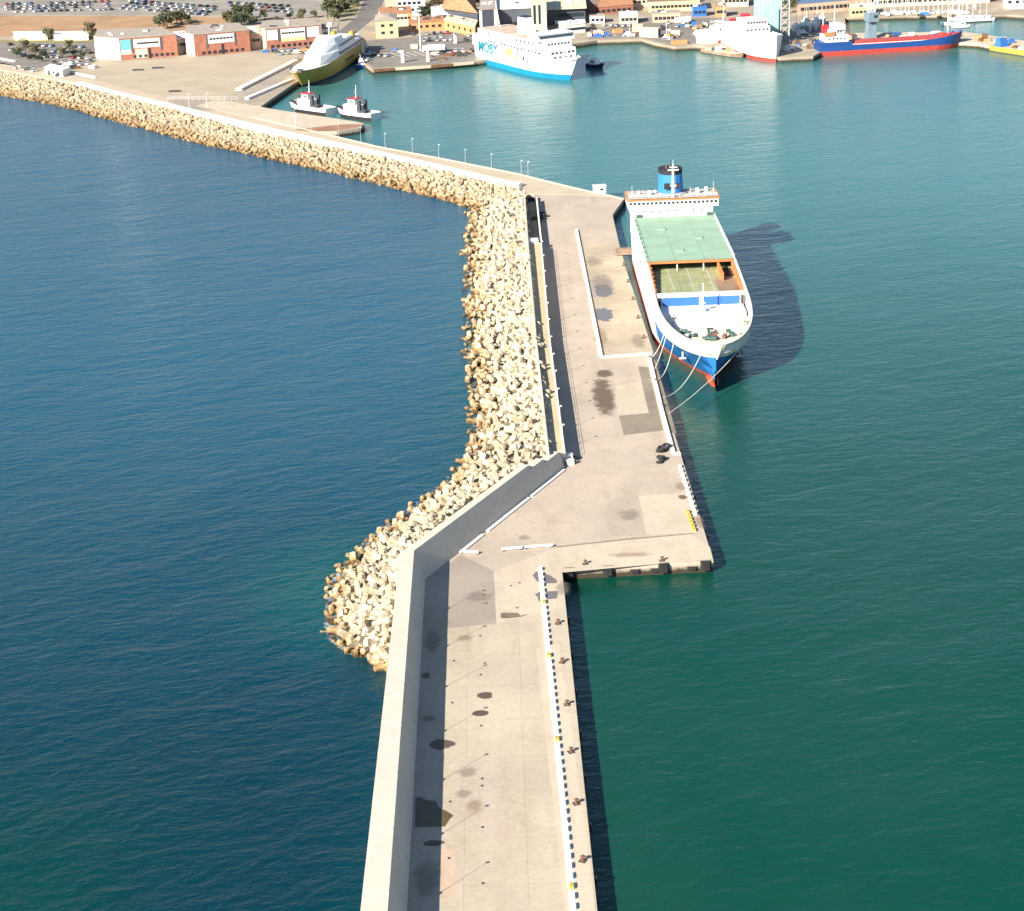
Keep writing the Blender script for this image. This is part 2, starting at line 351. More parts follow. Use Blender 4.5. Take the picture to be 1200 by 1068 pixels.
# tug berth apron
ap = [(300, 124.5), (330, 129.5), (380, 137), (417, 142.5), (427, 145), (421, 150), (395, 154), (368, 155), (300, 139), (230, 124), (255, 116)]
apron = struct('tug_berth_apron', MB().prism([tuple(P(x, y, 2.7))[:2] for x, y in ap], -5, 2.66), M_light, 'pale concrete apron where the tugs lie', 'quay')
sheet('paving_patch', [(345, 152), (366, 154.2), (395, 153.6), (420, 149.5), (426, 145.6), (400, 146), (370, 149)], 2.668, mat('red_paving', (0.28, 0.15, 0.10), 0.9, 0.2, 0.1), apron)

def zz(ox, oy, s): return lambda *pts: [(ox + x / s, oy + y / s) for x, y in pts]
z1 = zz(380, 520, 3.75); z2 = zz(400, 780, 3.709); z3 = zz(540, 400, 3.56); z7 = zz(600, 640, 6.675); z6 = zz(720, 480, 5.62)
# pier paving patches
sheet('paving_patch', z1((545, 530), (600, 488), (745, 560), (757, 790), (540, 812)), ZD + .004, M_grey, pier)
sheet('paving_patch', z1((745, 563), (905, 500), (1010, 480), (1037, 540), (1052, 720), (757, 792)), ZD + .005, M_light, pier)
sheet('paving_patch', z2((510, 410), (720, 400), (730, 765), (640, 768), (520, 640)), ZD + .004, M_quay, pier)
sheet('paving_patch', z2((430, 790), (495, 790), (498, 1005), (420, 1010)), ZD + .004, concrete('reddish_concrete', (0.46, 0.35, 0.26), 0.15), pier)
sheet('paving_patch', [(668, 1200), (662, 1068), (628, 760), (655, 755), (676, 900), (698, 1068), (712, 1200)], ZD + .004, M_light, pier)
# quay patches
sheet('paving_patch', z3((740, 105), (782, 108), (845, 372), (680, 392), (660, 312), (785, 300)), ZD + .005, M_dgrey, quay)
sheet('paving_patch', z3((640, 190), (742, 165), (785, 298), (652, 308)), ZD + .006, M_light, quay)
sheet('paving_patch', z3((790, 72), (812, 82), (900, 385), (862, 380)), ZD + .007, M_dgrey, quay)
sheet('paving_patch', z3((740, 645), (930, 632), (978, 800), (775, 808)), ZD + .005, M_light, quay)
sheet('paving_patch', z3((400, 860), (960, 805), (1040, 860), (1052, 908), (430, 965), (300, 900)), ZD + .006, M_light, quay)
sheet('paving_patch', z3((600, 700), (640, 655), (740, 645), (775, 808), (640, 815), (610, 780)), ZD + .005, concrete('concrete_quay_old', (0.40, 0.335, 0.27), .1), quay)
sheet('paving_patch', [(679, 275), (703, 286), (724, 286), (766, 414), (706, 417)], ZD + .005, concrete('brown_concrete', (0.40, 0.335, 0.25), 0.16, stain=0.6), quay)
sheet('paving_patch', [(684, 330), (700, 325), (718, 330), (722, 345), (688, 350)], ZD + .008, M_grey, quay)
# dark stripe of the far quay edge, tyre-marked manoeuvring marks
sheet('paving_patch', z3((395, 856), (700, 822), (975, 800), (976, 804), (700, 828), (396, 862)), ZD + .010, M_dgrey, quay)
for i, (cx, cy, rx, ry, m, par) in enumerate([
    (707, 341, 14, 10, S_pud, quay), (707.5, 369, 14, 10.5, S_pud, quay), (696, 307, 17, 9, S_grey, quay), (707, 466, 18, 36, S_oil, quay), (706, 334, 20, 22, S_grey, quay),
    (709, 438, 15, 8, S_oil, quay), (704, 396, 13, 20, S_brown, quay), (748, 400, 12, 14, S_grey, quay), (738, 604, 22, 11, S_grey, quay), (800, 583, 7, 4.5, S_oil, quay), (797, 570, 10, 9, S_brown, quay), (615, 630, 10, 5, S_grey, quay), (740, 650, 40, 5, S_brown, quay), (820, 612, 7, 14, S_brown, quay), (735, 310, 6, 20, S_grey, quay),
    (568.5, 815, 12, 5.2, S_wet, pier), (562, 836, 12, 4.6, S_wet, pier), (517.5, 872, 19, 8.5, S_wet, pier), (508.5, 988, 16, 4.6, S_wet, pier), (499, 792, 6.2, 4.4, S_wet, pier), (503, 842, 16, 6, S_grey, pier), (545, 748, 16, 6, S_brown, pier),
    (547, 905, 20, 10, S_grey, pier), (543, 930, 15, 9, S_grey, pier), (507, 752, 16, 20, S_grey, pier), (500, 1030, 24, 40, S_grey, pier), (556, 945, 16, 12, S_brown, pier), (660, 690, 14, 14, S_grey, pier), (560, 700, 24, 12, S_grey, pier)]):
    sheet('stain', blob(cx, cy, rx, ry, 30, .05, i), ZD + .014 + i * .0005, m, par)
sheet('stain', z1((775, 745), (800, 742), (850, 744), (862, 756), (905, 748), (862, 762), (800, 768), (776, 766)), ZD + .033, M_oil, pier)
sheet('puddle', z2((322, 575), (345, 572), (370, 585), (412, 590), (424, 618), (455, 632), (487, 652), (470, 668), (450, 700), (320, 702)), ZD + .0335, M_olive, pier)
sheet('stain', z7((160, 232), (190, 198), (222, 225), (232, 268), (200, 280)), ZD + .0335, M_wetg, pier)
sheet('stain', z7((248, 214), (300, 230), (352, 270), (348, 290), (250, 292)), ZD + .0335, M_wetg, pier)
sheet('stain', z7((178, 380), (222, 352), (224, 400), (212, 440), (200, 400)), ZD + .0335, M_wetg, pier)
sheet('stain', z7((262, 356), (360, 352), (350, 410), (262, 418)), ZD + .0335, M_wetg, pier)
for i, (x, y) in enumerate(z2((605, 40), (608, 262), (612, 492), (612, 523), (614, 703), (616, 947), (483, 162), (468, 838), (473, 592)) + z1((820, 625), (858, 612), (848, 722), (700, 665), (712, 702), (685, 845), (705, 965), (570, 955))):
    p = P(x, y, ZD); piece('drain_and_shadow_mark', pier, M_dark, (p.x, p.y, ZD + .02), (.4, .5, .03), rnd.uniform(-.3, .3))  # drain covers; some of these dark plates paint lamp-head shadows on the deck

# ------------------------------------------------------------------ sea walls
def wall_loft(name, st, m, label):
    """stations: list of cross-section rings"""
    b = MB(); n = len(st[0]); v = [p for s_ in st for p in s_]; f = []
    for i in range(len(st) - 1):
        for j in range(n):
            f.append((i * n + j, (i + 1) * n + j, (i + 1) * n + (j + 1) % n, i * n + (j + 1) % n))
    f += [tuple(range(n)), tuple(range(len(st) * n - 1, (len(st) - 1) * n - 1, -1))]
    b.add(v, f); return tag(b.build(name, m), label, 'wall')
def ring(inner_base, inner_top, outer_top, zt, zb=ZD - .3):
    ib, it, ot = inner_base, inner_top, outer_top
    ox, oy = ot[0] - (it[0] - ib[0]) * -0.0 , ot[1]
    return [(ib[0], ib[1], zb), (it[0], it[1], zt), (ot[0], ot[1], zt), (ox - .35, oy, -4.5)]
def near_ring(Y, grow=0.0):
    t = (Y - 228) / 114.8; e = Y > 342.5
    return ring((-17.5 - .72 * t + grow, Y), (-19.75 - .6 * t + grow, Y + (2.0 if e else 0)), (-23.5 + .35 * t - grow, Y + (1.0 if e else 0)), 8.0 + grow)
near_st = [near_ring(342.8)]
wall_a = thing('sea_wall', 'pale battered sea wall along the narrow pier', 'wall')
def ring_box(r0, r1, name, parent):
    bb = MB(); bb.add(r0 + r1, [(0, 4, 5, 1), (1, 5, 6, 2), (2, 6, 7, 3), (3, 7, 4, 0), (0, 1, 2, 3), (7, 6, 5, 4)]); return bb.build(name, M_wall, parent)
ring_box(near_ring(120.1, -.07), near_ring(342.0, -.07), 'wall_core', wall_a)
yy = 120.0
while yy < 342:
    y2 = min(342.8, yy + 8.6) if yy + 12 < 342.8 else 342.8
    ring_box(near_ring(yy, rnd.uniform(-.015, .02)), near_ring(y2 - (.07 if y2 < 342 else 0), 0.0 if y2 > 342 else rnd.uniform(-.015, .02)), 'wall_section', wall_a); yy = y2
# diagonal wall, stepping down towards the promenade
d0, d1 = V((-18.22, 342.8)), V((12.1, 400.9)); dd = (d1 - d0).normalized(); dn = V((-dd.y, dd.x))
L = (d1 - d0).length
def dring(s, zt):
    p = d0 + dd * s; it = p + dn * (2.2 * (zt - 2.5) / 5.5) ; ot = p + dn * (2.2 + 3.4 * min(1, .35 + .65 * (1 - s / L)))
    return ring(p, it, ot, zt)
segs = [(0.02, 51.5, 8.0), (51.5, 58.0, 7.1), (58.0, L, 6.2)]
wall_b = thing('sea_wall', 'slanting shaded sea wall with stepped top at the quay corner', 'wall')
for a, b_, z in segs:
    r0, r1 = dring(a, z), dring(b_ - .004, z)
    if a < 1: r0[1] = (near_st[-1][1][0] + .01, near_st[-1][1][1], 8.0); r0[2] = (near_st[-1][2][0] + .01, near_st[-1][2][1], 8.0); r0[3] = (near_st[-1][3][0] + .01, near_st[-1][3][1], -4.5); r0[0] = (near_st[-1][0][0] + .01, near_st[-1][0][1], r0[0][2])
    bb = MB(); bb.add(r0 + r1, [(0, 4, 5, 1), (1, 5, 6, 2), (2, 6, 7, 3), (3, 7, 4, 0), (0, 1, 2, 3), (7, 6, 5, 4)])
    bb.build('wall_section', M_wall, wall_b)
# low kerb at the foot of the slanting wall
k0 = d0 + dd * 10
kb = MB()
for a, b_ in ((14, 24), (26, 46), (47, 64)):
    p, q = d0 + dd * a, d0 + dd * b_
    kb.add([(p.x + .05, p.y - .03, ZD), (p.x + .75, p.y - .4, ZD), (q.x + .75, q.y - .4, ZD), (q.x + .05, q.y - .03, ZD), (p.x + .05, p.y - .03, ZD + .3), (p.x + .7, p.y - .37, ZD + .3), (q.x + .7, q.y - .37, ZD + .3), (q.x + .05, q.y - .03, ZD + .3)],
           [(3, 2, 1, 0), (4, 5, 6, 7), (0, 1, 5, 4), (1, 2, 6, 5), (2, 3, 7, 6), (3, 0, 4, 7)])
tag(kb.build('wall_kerb', M_kerbw), 'low white kerb at the foot of the slanting sea wall', 'kerb')

# raised promenade with seaward parapet
prom = thing('raised_promenade', 'raised promenade with yellowish paving behind the rock armour', 'promenade', (0, 0, 0))
MB().prism([(8.55, 401.6), (12.35, 403.4), (11.7, 490), (12.35, 594), (7.95, 594), (7.95, 590), (7.95, 486)], -4, 5.5).build('body', M_wall, prom)
MB().prism([(8.95, 404), (11.6, 405), (11.0, 490), (11.7, 592), (8.5, 592), (8.5, 486)], 5.5, 5.52).build('paving', concrete('promenade_paving', (0.52, 0.42, 0.26), 0.12), prom)
MB().prism([(7.95, 594.1), (11.2, 594.1), (11.2, 597), (7.95, 597)], -2, 6.4).build('end_wall', M_kerbw, prom)
par = tag(MB().prism([(7.9, 399.5), (8.5, 399.5), (7.9, 486), (7.9, 590), (8.25, 664), (7.65, 664), (7.3, 590), (7.3, 486)], -4, 7.1).build('parapet_wall', M_wall),
          'thin white parapet wall between the rock armour and promenade', 'wall')
# blue-grey steel rail along the quay side of the promenade
rail = thing('promenade_railing', 'thin blue-grey railing along the edge of the promenade', 'railing')
M_rail = mat('rail_paint', (0.30, 0.38, 0.42), 0.5, 0.1)
def prom_edge(Y): return (12.35 + (11.7 - 12.35) * (Y - 403.4) / 86.6) if Y < 490 else 11.7 + .65 * (Y - 490) / 104
for z in (5.95, 6.4):
    MB().tube([(prom_edge(y) - .12, y, z) for y in (404, 446, 490, 540, 592)], .035, 5).build('rail', M_rail, rail)
for i in range(48):
    y = 404.5 + i * 4.0
    if y < 593: piece('post', rail, M_rail, (prom_edge(y) - .12, y, 5.97), (.06, .06, .9))
# lower terrace beyond the promenade, hemmed by a low wall
struct('lower_terrace', MB().prism([(7.95, 597.1), (12.0, 597.1), (12.0, 662), (8.3, 662)], -4, 2.9), M_dgrey, 'sunken terrace between two low walls, its shadow put into a dark colour', 'ground')  # dark concrete paints in the shadow lying on this lower level
tag(MB().prism([(12.0, 597.2), (12.5, 597.2), (12.6, 662), (12.1, 662)], 0, 4.6).build('terrace_wall', M_kerbw), 'low white wall between the sunken terrace and the quay', 'wall')
# white strip wall along the seaward side of the mole
sw = MB()
moo = [P(613, 218, 2.6), P(598, 216.5, 2.6), P(530, 200.5, 2.6), P(460, 184.5, 2.6), P(353, 161.5, 2.6), P(300, 149.5, 2.6), P(192, 123, 2.6), P(140, 111, 2.6), P(96, 99, 2.6)]
for i in range(len(moo) - 1):
    a, b_ = moo[i], moo[i + 1]; d = (b_ - a).normalized(); nn = V((d.y, -d.x, 0))
    if nn.y > 0: nn = -nn
    a1, b1 = a + nn * 3.0, b_ + nn * 3.0
    sw.add([(a.x, a.y, 0), (b_.x, b_.y, 0), (b1.x, b1.y, 0), (a1.x, a1.y, 0), (a.x, a.y, 4.0), (b_.x, b_.y, 4.0), (b1.x, b1.y, 4.0), (a1.x, a1.y, 4.0)],
           [(0, 1, 5, 4), (1, 2, 6, 5), (2, 3, 7, 6), (3, 0, 4, 7), (4, 5, 6, 7)])
tag(sw.build('mole_wall', M_paint), 'long white crest wall along the seaward side of the mole', 'wall')
# inner edge kerb of the mole
ik = MB()
for i in range(3, len(mi) - 1):
    a, b_ = mi[i], mi[i + 1]; d = (b_ - a).normalized(); nn = V((d.y, -d.x, 0))
    if nn.y > 0: nn = -nn
    a = a + nn * .4; b_ = b_ + nn * .4; a1, b1 = a + nn * .6, b_ + nn * .6
    ik.add([(a.x, a.y, 2.5), (b_.x, b_.y, 2.5), (b1.x, b1.y, 2.5), (a1.x, a1.y, 2.5), (a.x, a.y, 2.95), (b_.x, b_.y, 2.95), (b1.x, b1.y, 2.95), (a1.x, a1.y, 2.95)],
           [(0, 1, 5, 4), (1, 2, 6, 5), (2, 3, 7, 6), (3, 0, 4, 7), (4, 5, 6, 7)])
tag(ik.build('mole_kerb', M_light), 'low kerb along the harbour edge of the mole', 'kerb')

# ------------------------------------------------------------------ rock armour
pairs = [((450, 768), 3.0, (446, 776)), ((452, 745), 4.6, (416, 768)), ((457, 715), 5.5, (387, 748)), ((463, 690), 6, (385, 690)), ((468, 660), 6, (411, 655)), ((492, 625), 6, (443, 625)),
         ((530, 597), 6, (488, 590)), ((580, 562), 6, (533, 558)), ((640, 528), 6, (551, 520)), ((636, 460), 6, (553, 460)), ((628, 400), 6, (548, 400)), ((621, 340), 6, (548, 340)),
         ((616, 287), 6, (547, 290)), ((611, 226), 5.5, (552, 245)), ((597, 220), 4.3, (530, 237)), ((530, 204), 4, (468, 222)), ((460, 188), 4, (390, 203)), ((353, 166), 4, (310, 185)), ((300, 156), 4, (240, 170)),
         ((192, 126), 4, (130, 141)), ((140, 114), 4, (85, 128)), ((96, 102), 4, (45, 119)), ((27, 90), 4, (0, 112)), ((-50, 76), 4, (-70, 100))]
prs = [(P(c[0], c[1], z), P(t[0], t[1], 0)) for c, z, t in pairs]
def mound(name, ps, label):
    b = MB()
    v = []; f = []
    for c, t in ps:
        out = (t - c); out.z = 0; out.normalize()
        v += [(c.x, c.y, -4), (c.x, c.y, c.z - 1.0), (t.x, t.y, -.9), (t.x + out.x * 6, t.y + out.y * 6, -5)]
    for i in range(len(ps) - 1):
        for j in range(3): f.append((4 * i + j, 4 * i + j + 1, 4 * i + 5 + j, 4 * i + 4 + j))
    b.add(v, f); o = thing(name, label, 'breakwater'); b.build('rubble_core', M_mound, o); return o
def samples(ps, step, seed):
    r = random.Random(seed); out = []
    for i in range(len(ps) - 1):
        c0, t0 = ps[i]; c1, t1 = ps[i + 1]
        la = ((c1 - c0).length + (t1 - t0).length) / 2; lb = ((t0 - c0).length + (t1 - c1).length) / 2
        na, nb = max(1, round(la / step)), max(2, round(lb / step))
        for a in range(na):
            for b in range(nb + 1):
                u = min(1, max(0, (a + .5 + r.uniform(-.42, .42)) / na)); w_ = min(1.06, max(0.0, (b + r.uniform(-.4, .4)) / nb))
                c, t = c0.lerp(c1, u), t0.lerp(t1, u); out.append(c.lerp(t, w_))
    return out
def tetrapod_variant(seed):
    r = random.Random(seed); b = MB()
    ds = [V((0, 0, 1)), V((.943, 0, -.333)), V((-.471, .816, -.333)), V((-.471, -.816, -.333))]
    for d in ds:
        a = d.orthogonal().normalized(); c = d.cross(a); v = []
        for rr, q in ((.50, .05), (.44, .5), (.35, .95)):
            for j in range(6):
                t = j * math.pi / 3; v.append(d * q * 1.12 + (a * math.cos(t) + c * math.sin(t)) * rr * r.uniform(.95, 1.05))
        v.append(d * 1.16)
        f = [(k * 6 + j, k * 6 + (j + 1) % 6, (k + 1) * 6 + (j + 1) % 6, (k + 1) * 6 + j) for k in (0, 1) for j in range(6)] + [(12 + j, 12 + (j + 1) % 6, 18) for j in range(6)]
        b.add(v, f)
    return b
def boulder_variant(seed):
    r = random.Random(seed); g = (1 + 5 ** .5) / 2
    base = [V(p).normalized() for p in [(-1, g, 0), (1, g, 0), (-1, -g, 0), (1, -g, 0), (0, -1, g), (0, 1, g), (0, -1, -g), (0, 1, -g), (g, 0, -1), (g, 0, 1), (-g, 0, -1), (-g, 0, 1)]]
    fc = [(0, 11, 5), (0, 5, 1), (0, 1, 7), (0, 7, 10), (0, 10, 11), (1, 5, 9), (5, 11, 4), (11, 10, 2), (10, 7, 6), (7, 1, 8), (3, 9, 4), (3, 4, 2), (3, 2, 6), (3, 6, 8), (3, 8, 9), (4, 9, 5), (2, 4, 11), (6, 2, 10), (8, 6, 7), (9, 8, 1)]
    cut = [V((r.uniform(-1, 1), r.uniform(-1, 1), r.uniform(-1, 1))).normalized() for _ in range(4)]
    vv = []
    for p in base:
        q = p * r.uniform(.85, 1.12)
        for c in cut:
            d = q.dot(c)
            if d > .68: q = q - c * (d - .68)
        vv.append(V((q.x * 1.15, q.y * .95, q.z * .8)))
    return MB().add(vv, fc)
def rand_rot(r): return Matrix.Rotation(r.uniform(0, 6.28), 3, 'Z') @ Matrix.Rotation(r.uniform(0, 3.14), 3, 'X') @ Matrix.Rotation(r.uniform(0, 6.28), 3, 'Z')
def pile(root, pts, variants, size, m, name, n_single, seed, smooth=False, lift=0.0):
    r = random.Random(seed)
    ms = []
    for k, b in enumerate(variants):
        me = b.mesh(name + '_shape', m); ms.append(me)
        if smooth: me.polygons.foreach_set('use_smooth', [False] * len(me.polygons))
    pts = sorted(pts, key=lambda p: p.y); rest = MB(); V_, F_ = [], []
    for i, p in enumerate(pts):
        s = size * r.choice((.7, .85, .95, 1.0, 1.08, 1.2, 1.38)); k = r.randrange(len(variants)); rot = rand_rot(r); q = p + V((0, 0, lift + r.uniform(-.35, .35) * size))
        if i < n_single:
            o = link(name, ms[k], root, q); o.rotation_euler = rot.to_euler(); o.scale = (s, s, s)
        else:
            b = variants[k]; off = len(V_)
            V_ += [tuple(rot @ (V(v) * s) + q) for v in b.v]; F_ += [tuple(a + off for a in f) for f in b.f]
    if V_:
        rest.v, rest.f, rest.m = V_, F_, [0] * len(F_); o = rest.build(name + '_mass', m, root); o['kind'] = 'stuff'
tv = [tetrapod_variant(k) for k in range(5)]; bv = [boulder_variant(k) for k in range(8)]
arm1 = mound('breakwater', prs[:14], 'breakwater slope of white interlocking concrete tetrapods beside the quay')
ps1 = samples(prs[:14], 3.0, 3)
pile(arm1, ps1, tv, 1.52, M_tetra, 'tetrapod', 290, 5, lift=-.7)
pile(arm1, samples(prs[:14], 3.4, 4), tv, 1.5, M_tetra, 'lower_tetrapod', 0, 6, lift=-2.5)
pile(arm1, samples(prs[:6], 2.7, 14), tv, 1.3, M_tetra, 'head_tetrapod', 0, 16, lift=-.9)
arm2 = mound('breakwater', prs[13:], 'long breakwater slope of tan boulders below the mole')
pile(arm2, samples(prs[13:], 1.6, 8), bv, 1.05, M_stone, 'boulder', 0, 9, lift=-.25)
# a few stray blocks in the water at the breakwater head
hd = thing('stray_rocks', 'low brown rocks awash at the breakwater head', 'rocks', (0, 0, 0)); r_ = random.Random(2)
for x, y in [(392, 752), (402, 757), (412, 764), (424, 768), (436, 772), (383, 700), (384, 722), (387, 738), (384, 680), (396, 664), (408, 652), (430, 634)]:
    p = P(x, y, -.1); o = link('rock', bv[r_.randrange(8)].mesh('rock_shape', M_stone), hd, p); s = r_.uniform(.6, 1.1); o.scale = (s, s, s); o.rotation_euler = rand_rot(r_).to_euler()

# ------------------------------------------------------------------ kerb blocks, bollards, fenders, lamps
kb_me = MB().box(-.36, .36, -.68, .68, 0, .5, 0, .06, .05).mesh('kerb_block', M_kerbw); kb_y = MB().box(-.36, .36, -.68, .68, 0, .5, 0, .06, .05).mesh('kerb_block_yellow', M_kerby)
A, B = P(633.5, 668, ZD), P(672.5, 1068, ZD); dK = (B - A); LK = dK.length; uK = dK / LK
sheet('painted_strip', [(630.5, 668), (636.5, 668), (677.5, 1068), (692, 1200), (684, 1200), (668.0, 1068)], ZD + .034, M_paint, pier)
i = 0; s = 0.0
while s < LK + 40:
    if not (13.1 < s / 2.55 < 14.2):
        yl = i in (6, 15, 27, 44, 50)
        p = A + uK * s
        o = link('kerb_block', kb_y if yl else kb_me, None, p, math.atan2(-uK.x, uK.y))
        tag(o, 'yellow painted concrete kerb block on the narrow pier' if yl else 'white painted concrete kerb block in the row on the narrow pier', 'kerb block', 'kerb blocks along the pier')
    s += 2.55 + rnd.uniform(-.12, .12); i += 1
A, B = P(797, 548, ZD), P(814.5, 603, ZD)
for i in range(11):
    p = A.lerp(B, i / 10.0)
    tag(link('kerb_block', kb_me, None, p, .02), 'white painted concrete kerb block near the quay corner', 'kerb block', 'kerb blocks near the quay corner')
A, B = P(806, 601, ZD), P(813.5, 622, ZD)
for i in range(6):
    p = A.lerp(B, i / 5.0)
    tag(link('kerb_block', kb_y, None, p, .02), 'yellow painted concrete kerb block near the quay corner', 'kerb block', 'yellow kerb blocks near the quay corner')
# white kerb lines on the quay
def kerb_line(px, wd, h, label, m=M_kerbw):
    b = MB(); pts = [P(x, y, ZD) for x, y in px]
    for i in range(len(pts) - 1):
        a, c = pts[i], pts[i + 1]; d = (c - a).normalized(); nn = V((-d.y, d.x, 0)) * wd / 2
        e = d * (.0 if i == 0 else .01)
        a = a + e
        q = [a - nn, a + nn, c + nn, c - nn]
        b.add([(p.x, p.y, ZD) for p in q] + [(p.x, p.y, ZD + h) for p in q], [(3, 2, 1, 0), (4, 5, 6, 7), (0, 1, 5, 4), (1, 2, 6, 5), (2, 3, 7, 6), (3, 0, 4, 7)])
    return tag(b.build('quay_kerb', m), label, 'kerb')
kerb_line([(675.5, 270), (690, 345), (704.5, 418.5)], .9, .5, 'long white kerb dividing the quay lanes')
kerb_line([(704.5, 419.5), (764, 415)], .9, .42, 'short white kerb crossing the quay near the ship bow')
kerb_line([(760.5, 419), (775, 480), (789, 532)], .9, .5, 'white kerb along the ship side edge of the quay')
kerb_line([(789.5, 533), (797, 532)], .9, .42, 'stubby white kerb end beside the tyre heap')
for a, b_ in (((540, 648), (561, 649.5)), ((588, 646), (612, 643.5)), ((615, 643.2), (648, 641))):
    pa, pb = P(*a, ZD), P(*b_, ZD); o = thing('barrier_beam', 'white barrier beam lying across the pier entrance', 'barrier', (pa + pb) / 2, math.atan2(pb.y - pa.y, pb.x - pa.x), 'barrier beams at the pier entrance')
    Lb = (pb - pa).length
    piece('beam', o, M_paint, (0, 0, .45), (Lb, .45, .4)); piece('foot', o, M_dark, (-Lb / 2 + .3, 0, .12), (.4, .7, .24)); piece('foot', o, M_dark, (Lb / 2 - .3, 0, .12), (.4, .7, .24))
# bollards
bo0 = thing('bollard', '', 'bollard')
prof = [(.42, 0), (.42, .12), (.24, .2), (.2, .55), (.38, .68), (.42, .8), (.25, .92), (0.02, .95)]
bv_, bf_ = [], []
for rr, z in prof: bv_ += [(rr * math.cos(t * math.pi / 5), rr * math.sin(t * math.pi / 5), z) for t in range(10)]
for k in range(len(prof) - 1): bf_ += [(k * 10 + j, k * 10 + (j + 1) % 10, k * 10 + 10 + (j + 1) % 10, k * 10 + 10 + j) for j in range(10)]
MB().add(bv_, bf_).build('post', M_rust, bo0); MB().box(-.55, .55, -.55, .55, 0, .06).build('base_plate', M_dark, bo0)
first = True
def bollard(p, label, group):
    global first
    if first: bo0.location = p; bo0['label'] = label; bo0['group'] = group; first = False
    else: clone(bo0, None, p, rnd.uniform(0, 3), label, group)
for x, y in [(664.5, 826), (669.3, 881.5), (675.5, 942), (683, 1009), (654, 731), (659, 776.5), (692, 1088)]:
    bollard(P(x, y, ZD), 'rusty mooring bollard on the edge of the narrow pier', 'bollards on the narrow pier')
for i in range(9):
    bollard(V((37.9 - .003 * (i * 20), 440 + i * 19.0, ZD)), 'rusty mooring bollard on the quay beside the ship', 'bollards beside the ship')
for i in range(2):
    bollard(V((14 + i * 15.6, 346.6 + .15 * i, ZD)) + V((0, .6, 0)), 'rusty mooring bollard on the quay end face', 'bollards on the quay end')
# fenders
fe0 = None
def fender(p, rz, label, group, s=(1.9, .9, 1.7)):
    o = thing('fender', label, 'fender', p, rz, group)
    b = MB(); w_, d_, h_ = s
    b.prism([(-w_ / 2, 0), (w_ / 2, 0), (w_ / 2 - .25, -d_), (-w_ / 2 + .25, -d_)], -h_, 0).build('rubber_block', M_black, o)
    piece('mounting_plate', o, M_dark, (0, .03, -h_ / 2 + .05), (w_ + .3, .08, h_ + .2))
for i, (x, y) in enumerate([(713, 666.5), (778, 661.5), (827, 657.5), (667, 670)]):
    p = P(x, y, ZD); fender(V((p.x, 344.65 + (p.x + 19.3) * 1.85 / 59.2 - .05, ZD - .05)), R(1.8), 'black rubber fender on the quay end face', 'fenders on the quay end')
for i, (x, y) in enumerate([(744, 667), (768, 665.6), (810, 661)]):
    p = P(x, y, 1.0); fender(V((p.x, 344.65 + (p.x + 19.3) * 1.85 / 59.2 - .05, 1.3)), R(1.8), 'low black strip standing for the shade of a recess in the quay end face', 'recess shade strips on the quay end', (1.9, .4, .6))  # black blocks stand in for shaded recesses of the face
for i in range(8):
    y = 236 + i * 14.6; fender(V((9.62 - .004 * (y - 227) + .05, y, ZD - .2)), R(90), 'black rubber fender on the side of the narrow pier', 'fenders on the narrow pier', (1.0, .5, 1.6))
for i in range(10):
    y = 360 + i * 22; fender(V((39.75 - .0118 * (y - 346.5) + .06, y, ZD - .2)), R(90), 'black rubber fender on the side of the quay', 'fenders along the quay side', (1.2, .7, 1.7))
# tyre heaps
def tyre_mesh(R0=.62, r0=.24):
    v, f = [], []
    for i in range(12):
        a = i * math.pi / 6
        for j in range(6):
            t = j * math.pi / 3; v.append(((R0 + r0 * math.cos(t)) * math.cos(a), (R0 + r0 * math.cos(t)) * math.sin(a), r0 * math.sin(t) + r0))
    for i in range(12):
        for j in range(6): f.append((i * 6 + j, ((i + 1) % 12) * 6 + j, ((i + 1) % 12) * 6 + (j + 1) % 6, i * 6 + (j + 1) % 6))
    return MB().add(v, f).mesh('tyre', M_black)
tm = tyre_mesh()
def tyres(px, n, spread, label, group, z=ZD):
    c = P(*px, z); r = random.Random(int(px[0]))
    for i in range(n):
        o = link('tyre', tm, None, c + V((r.uniform(-spread, spread), r.uniform(-spread, spread) * 1.6, .0 + (.48 if i % 3 == 2 else 0)))); o.rotation_euler = (r.uniform(-.3, .3), r.uniform(-.2, .2), r.uniform(0, 3)); s = r.uniform(.9, 1.35); o.scale = (s, s, s)
        tag(o, label, 'tyre', group)
tyres((778, 527.5), 7, 1.1, 'big black tyre in the heap beside the white kerb', 'tyre heap beside the kerb')
tyres((774, 541), 4, .8, 'black tyre in the small heap by the kerb end', 'small tyre heap')
tyres((672, 540), 3, .7, 'black tyre at the foot of the promenade end', 'tyres at the promenade end')
tyres((632, 258), 9, 2.0, 'black tyre dumped beside the terrace wall', 'tyres beside the terrace wall')
tyres((637, 252), 6, 2.0, 'black tyre lying on the road by the terrace', 'tyres on the road by the terrace')
# crates / gear heap at promenade end
for k, (x, y, s, m, nm, lb) in enumerate([(664, 541, 1.3, M_cleanw, 'storage_box', 'white storage box at the promenade end'), (668, 545, .9, M_steel, 'metal_bin', 'grey metal bin at the promenade end')]):
    p = P(x, y, ZD); o = thing(nm, lb, 'box', p, .4); MB().box(-s, s, -s * .6, s * .6, 0, s * 1.4, 0, .04, .04).build('body', m, o); piece('lid', o, M_steel, (0, 0, s * 1.4 + .06), (s * 2.1, s * 1.3, .1))
